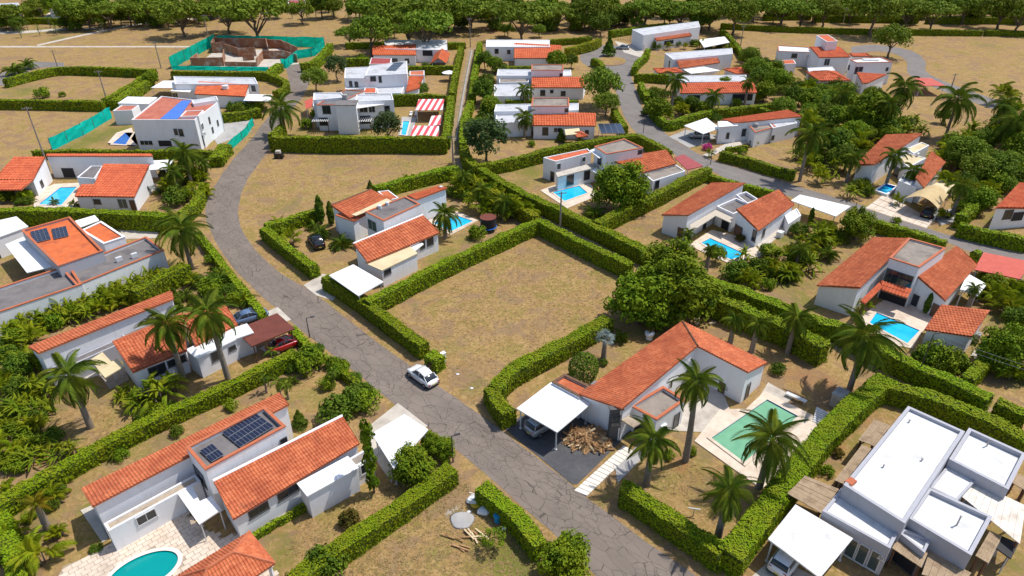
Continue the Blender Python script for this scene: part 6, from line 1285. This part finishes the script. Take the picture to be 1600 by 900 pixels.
# ================================================================== poles, lamps and small things
def pole(label, bx, by, tx, ty, arms=1, mat='pole', group='concrete utility poles', cat='utility pole'):
    h_ = tall(bx, by, tx, ty); p = g(bx, by); o = empty('utility_pole', (p.x, p.y, 0), label, cat, group); m = MB(); m.tube((p.x, p.y, -.05), (p.x, p.y, h_), .17, .1, 9); m.build('pole', mat, o)
    if arms:
        m = MB(); m.box(p.x, p.y, h_-.35, 1.7, .1, .1, .3); m.build('crossarm', 'metal', o)
        for k in (-.75, -.3, .3, .75): m = MB(); m.tube((p.x+k*math.cos(.3), p.y+k*math.sin(.3), h_-.3), (p.x+k*math.cos(.3), p.y+k*math.sin(.3), h_-.08), .05, .04, 6); m.build('insulator', 'stone', o)
    return o, Vector((p.x, p.y, h_))
for a in [('tall pole crossing the left field and the red-tiled roof', 78,268,41,167),('pole standing in the upper left vacant lot hedge', 168,160,153,110),('pole beside the building site mesh, on the field', 252,107,242,65),('leaning pole at the left field road', 90,104,80,78),('pole at the building site corner by the tree line', 327,65,319,23),('tall pole at the upper end of the alley', 735,74,734,28),('pole on the alley hedge beside central vacant lot', 875,356,877,299),('pole at the edge of the top right field by hedges', 1157,72,1161,40),('thin pole in the top right driveway', 1486,138,1491,115),('pole before the long straight hedge, top right', 1316,42,1320,12),('pole at the alley foot by the dry lot and dark hedge', 708,254,710,212)]: pole(*a)
def lamp(label, bx, by, tx, ty, dx=.9, ang=.3):
    h_ = tall(bx, by, tx, ty); p = g(bx, by); o = empty('street_lamp', (p.x, p.y, 0), label, 'street lamp', 'dark street lamps'); m = MB(); m.tube((p.x, p.y, -.02), (p.x, p.y, h_), .075, .05, 8); m.build('pole', 'lamp', o)
    c, s_ = math.cos(ang), math.sin(ang); m = MB(); m.tube((p.x, p.y, h_-.03), (p.x+c*dx*.6, p.y+s_*dx*.6, h_+.04), .035, .035, 6); m.build('arm', 'lamp', o); m = MB(); m.box(p.x+c*dx*.8, p.y+s_*dx*.8, h_+.04, .5, .2, .09, ang); m.build('lamp_head', 'lamp', o)
for a in [('street lamp beside the road near the brown carport', 484,527,478,497),('street lamp at the hedge end by the solar house', 708,722,707,681,.7),('street lamp at the side road bend', 1005,208,1008,181),('street lamp at the side road near the maroon canopy', 1110,257,1113,237),('leaning tall lamp pole by alley below the tiled pavilion', 1430,597,1476,522,.6),('street lamp by the driveway of the palm house', 1335,330,1338,316),('thin lamp near the far trees above the roundabout', 926,48,926,30)]: lamp(*a)
# wires over the alley at right
p1, p2 = g(1430, 597), g(1700, 690); o = empty('power_line', (p1.x, p1.y, 0), 'thin overhead wires at the right frame edge', 'wires'); m = MB()
for k in (0, .5):
    for i in range(12):
        f = lambda t: (p1.x+(p2.x-p1.x)*t, p1.y+(p2.y-p1.y)*t+k, 6.2+k*.6-2.2*t*(1-t)); m.tube(f(i/12), f((i+1)/12), .018, .018, 4, cap=False)
m.build('wire', 'metal', o)
# wood pile: every larger split log or board is its own piece
c = g(920, 688); o = empty('wood_pile', (c.x, c.y, 0), 'heap of split timber and boards on the dark drive', 'wood pile'); m = MB()
for k in range(14):
    pass
rr = random.Random(3); m = MB(); n_ = 26
ring = [[(c.x+math.cos(2*math.pi*i/n_)*2.3*f*(1+.12*math.sin(i*2.1)), c.y+math.sin(2*math.pi*i/n_)*1.7*f*(1+.1*math.cos(i*1.7)), z) for i in range(n_)] for f, z in ((1, 0.02), (.75, .45), (.45, .8), (.12, 1.0))]
for a, b2 in zip(ring, ring[1:]):
    for i in range(n_): m.poly([a[i], a[(i+1) % n_], b2[(i+1) % n_], b2[i]])
m.build('splinter_core', 'wood', o)
for k in range(190):
    t = rr.random(); a = rr.random()*6.283; rad = math.sqrt(rr.random()); x, y = c.x+math.cos(a)*2.35*rad, c.y+math.sin(a)*1.75*rad; z = max(.06, 1.05*(1-rad**1.3)+.08)
    L = rr.choice((.5, .7, .9, 1.3)) if k > 12 else rr.uniform(1.6, 2.2); d = Vector((math.cos(a+rr.gauss(0, .9)), math.sin(a+rr.gauss(0, .9)), rr.gauss(-.28, .22))).normalized()*L/2; w_ = rr.uniform(.06, .16)
    p0 = Vector((x, y, z))-d; p1 = Vector((x, y, z))+d; p0.z = max(.05, p0.z); p1.z = max(.05, p1.z); m = MB(); m.tube(p0, p1, w_, w_*rr.uniform(.6, 1), 4); m.build('log', 'woodend' if rr.random() < .13 else 'wood', o)
c = g(1097, 503); o = empty('log_heap', (c.x, c.y, 0), 'small heap of cut logs behind the orange L-shaped roof', 'logs')
for k in range(9): x, y = c.x+rr.gauss(0, .7), c.y+rr.gauss(0, .5); m = MB(); a = rr.random()*6; m.tube((x-math.cos(a)*.35, y-math.sin(a)*.35, .16), (x+math.cos(a)*.35, y+math.sin(a)*.35, .2), .16, .15, 8); m.build('log', 'woodend' if k % 2 else 'wood', o)
def prop(name, label, cat, px, py, fn, z=0, **kw):
    p = g(px, py, z); o = empty(name, (p.x, p.y, z), label, cat, kw.get('group')); fn(o, p.x, p.y); return o
def part(o, nm, mat, f): m = MB(); f(m); m.build(nm, mat, o)
def bucket(o, x, y): part(o, 'barrel', 'blueplastic', lambda m: (m.tube((x, y, 0), (x, y, .75), .26, .32, 14), m.tube((x, y, .75), (x, y, .8), .34, .34, 14)))
prop('barrel', 'bright blue plastic barrel at the dark roadside hedge', 'barrel', 777, 815, bucket)
def sack(o, x, y): part(o, 'sack', 'whiteplastic', lambda m: loft(m, [[(x+math.cos(t)*r*1.2+.1*math.sin(3*t), y+math.sin(t)*r, z) for t in [k*math.pi/5 for k in range(10)]] for r, z in ((.45, 0), (.55, .2), (.42, .42), (.15, .5))]))
prop('sack', 'white plastic sack among the debris by the hedge', 'sack', 757, 800, sack); prop('sack', 'smaller white sack nearest the road debris', 'sack', 740, 783, sack)
def basin(o, x, y): part(o, 'basin', 'yellowplastic', lambda m: (m.tube((x, y, 0), (x, y, .2), .32, .45, 12), m.tube((x, y, .2), (x, y, .24), .5, .5, 12)))
prop('basin', 'round yellow plastic basin among the debris', 'basin', 744, 790, basin)
def mower(o, x, y): part(o, 'barrow_tray', 'paintd', lambda m: m.prism([(x-.5, y-.3), (x+.5, y-.4), (x+.5, y+.4), (x-.5, y+.3)], .3, .65)); part(o, 'wheel', 'tyre', lambda m: m.tube((x+.75, y-.06, .2), (x+.75, y+.06, .2), .2, .2, 10)); [part(o, 'handle', 'metal', lambda m: m.tube((x-.4, y+s*.3, .5), (x-1.1, y+s*.35, .75), .03, .03, 5)) for s in (-1, 1)]
prop('wheelbarrow', 'dark wheelbarrow beside the dark roadside hedge', 'wheelbarrow', 752, 783, mower)
def cart(o, x, y): part(o, 'cart_body', 'paintd', lambda m: m.prism([(x-.9, y-.5), (x+.9, y-.5), (x+.8, y+.5), (x-.8, y+.5)], .35, 1.0)); part(o, 'seat', 'slab', lambda m: m.box(x-.1, y, 1.3, .9, .9, .5)); [part(o, 'wheel', 'tyre', lambda m: m.tube((x+a, y+b-.1, .28), (x+a, y+b+.1, .28), .28, .28, 12)) for a in (-.6, .6) for b in (-.5, .5)]
prop('garden_tractor', 'small dark garden tractor by the long tall hedge', 'tractor', 437, 247, cart)
def parasol(o, x, y):
    part(o, 'pole', 'metal', lambda m: m.tube((x, y, 0), (x, y, 2.7), .04, .03, 8)); P = [(x+2.0*math.cos(k*math.pi/4), y+2.0*math.sin(k*math.pi/4), 2.2) for k in range(8)]; m = MB(); [m.poly([P[k], P[(k+1) % 8], (x, y, 2.8)]) for k in range(8)]; [m.poly([P[(k+1) % 8], P[k], (x, y, 2.74)]) for k in range(8)]; m.build('canopy', 'white', o)
prop('parasol', 'white parasol on the small dry lawn by the alley', 'parasol', 702, 126, parasol)
def tramp(o, x, y):
    m = MB(); m.tube((x, y, .7), (x, y, .78), 1.15, 1.15, 24); m.build('jumping_mat', 'black', o); m = MB(); n = 20; R_ = 1.25
    for k in range(n): a, b2 = k*2*math.pi/n, (k+1)*2*math.pi/n; m.poly([(x+R_*math.cos(a), y+R_*math.sin(a), .75), (x+R_*math.cos(b2), y+R_*math.sin(b2), .75), (x+R_*math.cos(b2), y+R_*math.sin(b2), 2.3), (x+R_*math.cos(a), y+R_*math.sin(a), 2.3)])
    m.build('safety_net', 'black', o); m = MB(); m.tube((x, y, 2.3), (x, y, 2.36), 1.3, 1.3, 24); m.build('roof', 'brownroof', o); m = MB(); [m.tube((x+1.3*math.cos(k*2*math.pi/24), y+1.3*math.sin(k*2*math.pi/24), .7), (x+1.3*math.cos((k+1)*2*math.pi/24), y+1.3*math.sin((k+1)*2*math.pi/24), .7), .09, .09, 6) for k in range(24)]; m.build('rim_pad', 'waterdeep', o)
    for k in range(6): m = MB(); a = k*math.pi/3; m.tube((x+1.22*math.cos(a), y+1.22*math.sin(a), 0), (x+1.22*math.cos(a), y+1.22*math.sin(a), .72), .05, .05, 6); m.build('leg', 'lamp', o)
prop('trampoline', 'round black netted trampoline by the garden palms', 'trampoline', 763, 360, tramp)
def urn(o, x, y): part(o, 'urn', 'plaster_clean', lambda m: loft(m, [[(x+math.cos(k*math.pi/6)*r, y+math.sin(k*math.pi/6)*r, z) for k in range(12)] for r, z in ((.3, 0), (.42, .12), (.35, .3), (.55, .7), (.6, .95), (.5, 1.0))])); part(o, 'plant', 'croton', lambda m: [m.poly([(x, y, .95), (x+.5*math.cos(a), y+.5*math.sin(a), 1.5), (x+.5*math.cos(a+.4), y+.5*math.sin(a+.4), 1.6)]) for a in [k*.5 for k in range(13)]])
prop('planter', 'white urn planter in the tree shade', 'planter', 1014, 530, urn)
def post_(o, x, y): part(o, 'post', 'plaster_clean', lambda m: m.box(x, y, .6, .5, .4, 1.2, .8)); part(o, 'cap', 'plaster', lambda m: m.box(x, y, 1.24, .6, .5, .08, .8))
prop('meter_post', 'white meter post behind clipped bush at the lot corner', 'post', 693, 565, post_)
def goal(o, x, y): part(o, 'post', 'framew', lambda m: m.tube((x, y, 0), (x, y, .9), .05, .05, 8)); part(o, 'crossbar', 'framew', lambda m: m.tube((x-.5, y+.1, .9), (x+.5, y-.1, .9), .06, .06, 8))
prop('tap_stand', 'white T-shaped stand on bare soil by bright hedge', 'stand', 1083, 806, goal)
def bench(o, x, y):
    for k in range(5): part(o, 'lounger_slat', 'framew', lambda m: m.box(x-.8+k*.4, y+.05*k, .4, .34, 1.9, .06, .75))
    part(o, 'frame', 'framew', lambda m: m.box(x, y, .25, 1.5, 1.4, .2, .75))
prop('storage_box', 'grey box shed at the hedge by the green pool', 'shed', 1308, 632, lambda o, x, y: (part(o, 'body', 'slab', lambda m: m.box(x, y, .8, 1.5, 1.1, 1.6, .75)), part(o, 'lid', 'greyslab', lambda m: m.box(x, y, 1.64, 1.65, 1.25, .08, .75))))
prop('stair_steps', 'white corrugated sheet steps by the green pool hedge', 'steps', 1286, 655, lambda o, x, y: [part(o, 'step', 'framew', lambda m: m.box(x-.2*k*.7+.3, y-.25*k+.5, .5-.06*k, .3, 1.9, .07, .75)) for k in range(7)])
prop('bench', 'low white metal frame bench on bare soil', 'bench', 1243, 625, lambda o, x, y: (part(o, 'seat', 'framew', lambda m: m.box(x, y, .42, 2.2, .5, .06, -.75)), [part(o, 'leg', 'framew', lambda m: m.box(x+s*.7, y-s*.65, .2, .08, .4, .4, -.75)) for s in (-1, 1)]))
sun_ = [(642,181,'leftmost'),(650,181,'rightmost')]
for x, y, w_ in sun_:
    prop('sun_lounger', w_+' white lounger at the striped canopy pool', 'sun lounger', x, y, lambda o, X, Y: (part(o, 'seat', 'white', lambda m: m.box(X, Y, .35, .6, 1.3, .1)), part(o, 'backrest', 'white', lambda m: m.prism([(X-.3, Y+.65), (X+.3, Y+.65), (X+.3, Y+1.2), (X-.3, Y+1.2)], .3, .75))), group=None)
# planks and brush on the lower vacant lot
c = g(737, 842); o = empty('plank_heap', (c.x, c.y, 0), 'scattered reddish planks on the lower vacant lot', 'planks')
for k in range(22): x, y = c.x+rr.gauss(0, 1.1), c.y+rr.gauss(0, .5); a = rr.gauss(2.6, .4); m = MB(); m.box(x, y, .05+.01*k, rr.uniform(.7, 1.7), .13, .04, a); m.build('plank', 'wood' if k % 3 else 'woodend', o)
c = g(722, 813); m = MB(); loft(m, [[(c.x+math.cos(t)*r*(1+.1*math.sin(3*t)), c.y+math.sin(t)*r*(1+.1*math.cos(2*t)), z) for t in [k*math.pi/9 for k in range(18)]] for r, z in ((1.1, 0), (.9, .08), (.4, .14))]); o = m.build('rubble_heap', 'greyslab', None, True); tag(o, 'low round heap of grey rubble on the lower lot', 'rubble')
# loose light debris
for x, y, lab in [(715,585,'white scrap on dry grass right of the parked car'),(737,607,'pale stone on the dry lot grass'),(733,800,'white lid by the grey rubble heap'),(788,826,'white rag at the foot of the roadside hedge'),(812,597,'white bag by the hedge corner')]:
    c = g(x, y); m = MB(); loft(m, [[(c.x+math.cos(t)*r*1.3, c.y+math.sin(t)*r, z) for t in [k*math.pi/4 for k in range(8)]] for r, z in ((.13, 0), (.16, .05), (.06, .1))]); tag(m.build('litter', 'whiteplastic'), lab, 'litter')
# ------------------------------------------------------------------ dry grass blades: nobody could count them
LOTS = [([(615,498),(846,372),(960,425),(935,490),(790,570),(765,600),(750,640),(665,560)], 9000), ([(715,742),(745,775),(830,860),(900,930),(520,930),(560,850)], 7000), ([(380,300),(425,240),(700,250),(705,262),(580,285),(495,322),(410,350),(385,340)], 5000), ([(478,790),(560,762),(690,735),(560,830),(440,880)], 2500), ([(950,745),(1100,870),(1130,910),(1080,880),(920,778)], 900), ([(390,400),(650,565),(640,572),(480,455)], 900), ([(1010,745),(1075,720),(1150,760),(1130,830)], 1500), ([(430,255),(500,250),(600,250)], 500), ([(940,350),(1080,280),(1030,340),(1080,400)], 1200), ([(40,650),(140,610),(240,640),(120,710)], 1200)]
V = []; F = []
for P, n_ in LOTS:
    P = G(*P); x0, x1 = min(p.x for p in P), max(p.x for p in P); y0, y1 = min(p.y for p in P), max(p.y for p in P); k = 0
    while k < n_*.6:
        q = (random.uniform(x0, x1), random.uniform(y0, y1)); k += 1
        if not inside(q, P): continue
        s_ = random.uniform(.10, .26)*(1.6 if random.random() < .1 else 1)
        for j in range(3):
            a = random.random()*6.28; l = s_*random.uniform(.6, 1.1); wx, wy = -math.sin(a)*.05, math.cos(a)*.05; i = len(V)
            V += [(q[0]-wx, q[1]-wy, 0), (q[0]+wx, q[1]+wy, 0), (q[0]+math.cos(a)*l, q[1]+math.sin(a)*l, l*.4)]; F.append((i, i+1, i+2))
me = bpy.data.meshes.new('dry_grass'); me.from_pydata(V, [], F); me.materials.append(M['dryblade']); o = link('dry_grass', me); o['kind'] = 'stuff'
# ------------------------------------------------------------------ labels of the plants: look + nearest landmark + order
LM = [(1040,590,'the L-shaped orange house'),(1190,680,'the green covered pool'),(250,740,'the solar-roofed house'),(200,890,'the oval teal pool'),(610,360,'the two-cypress house'),(200,560,'the courtyard house'),(130,400,'the orange flat-roofed house'),(130,300,'the red-tiled pool house'),(270,200,'the blue-tarp house'),(340,130,'the wide orange roof house'),(395,90,'the brick building site'),(540,180,'the pergola house'),(600,125,'the grey-roofed solar house'),(640,80,'the orange hut'),(820,80,'the upper alley row house'),(845,125,'the middle alley row house'),(850,190,'the lower alley row house'),(960,270,'the angled pool house'),(1130,350,'the U-shaped house'),(1190,205,'the side-road carport house'),(1400,260,'the palm-hidden house'),(1400,440,'the big orange house'),(1490,510,'the tiled pavilion'),(1580,330,'the right edge roof'),(1430,780,'the flat-roofed modern house'),(1290,110,'the square-tower house'),(1040,60,'the roundabout house'),(1095,100,'the second roundabout house'),(1115,145,'the long low orange house'),(955,92,'the roundabout'),(770,840,'the lower vacant lot'),(660,590,'the white parked car'),(1250,400,'the long white carport'),(60,640,'the left edge jungle'),(60,800,'the lower left garden'),(430,560,'the brown carport'),(640,700,'the roadside white carport'),(1050,440,'the alley huge tree group'),(790,320,'the garden trampoline'),(90,130,'the upper left vacant lot'),(60,45,'the top left field'),(150,12,'the top left tree line'),(300,12,'the tree line over left field'),(480,20,'the field above building site'),(640,20,'the top middle tree line'),(860,15,'the tree line over roundabout'),(1080,12,'the tree line right of centre'),(1300,12,'the top right tree line'),(1500,12,'the far right tree line'),(1560,200,'the right palm grove'),(1570,500,'the right edge shrubbery'),(1500,70,'the top right field'),(1200,150,'the palm garden edge'),(1250,560,'the bare soil garden'),(300,265,'the left road bend'),(350,470,'the garden behind low hedge')]
ORD = ['first', 'second', 'third', 'fourth', 'fifth', 'sixth', 'seventh', 'eighth', 'ninth', 'tenth', 'eleventh', 'twelfth', 'thirteenth', 'fourteenth', 'fifteenth']
ordn = lambda i: ORD[i] if i < 15 else str(i+1)+({1: 'st', 2: 'nd', 3: 'rd'}.get((i+1) % 10, 'th') if (i+1)//10 != 1 else 'th')
D = {}
for o, desc, cat, lab, px, py in PLANTS:
    if desc.count(' ') >= 5 and sum(1 for q in PLANTS if q[1] == desc) == 1: o['label'] = desc
    else:
        lm = min(LM, key=lambda l: (l[0]-px)**2+((l[1]-py)*1.7)**2)[2]; D.setdefault((desc, lm), []).append((px, py, o))
    o['category'] = cat; o['group'] = {'palm': 'palms and arecas', 'palm tree': 'palm trees with tall trunks', 'plant': 'broad-leaved garden plants', 'bush': 'garden bushes', 'tree': 'garden and field trees', 'shrub': 'flowering and coloured shrubs'}[cat]
for (desc, lm), L in D.items():
    L.sort(key=lambda q: (q[0], q[1])); n_ = len(L)
    for i, (px, py, o) in enumerate(L):
        o['label'] = f'{desc} near {lm}' + ('' if n_ == 1 else (', the left one' if i == 0 else ', the right one') if n_ == 2 else f', {ordn(i)} from left' if i < n_-1 else ', the rightmost')
bpy.context.view_layer.update()
print('objects', len(bpy.data.objects), 'tris', sum(len(m_.polygons)*2 for m_ in bpy.data.meshes))
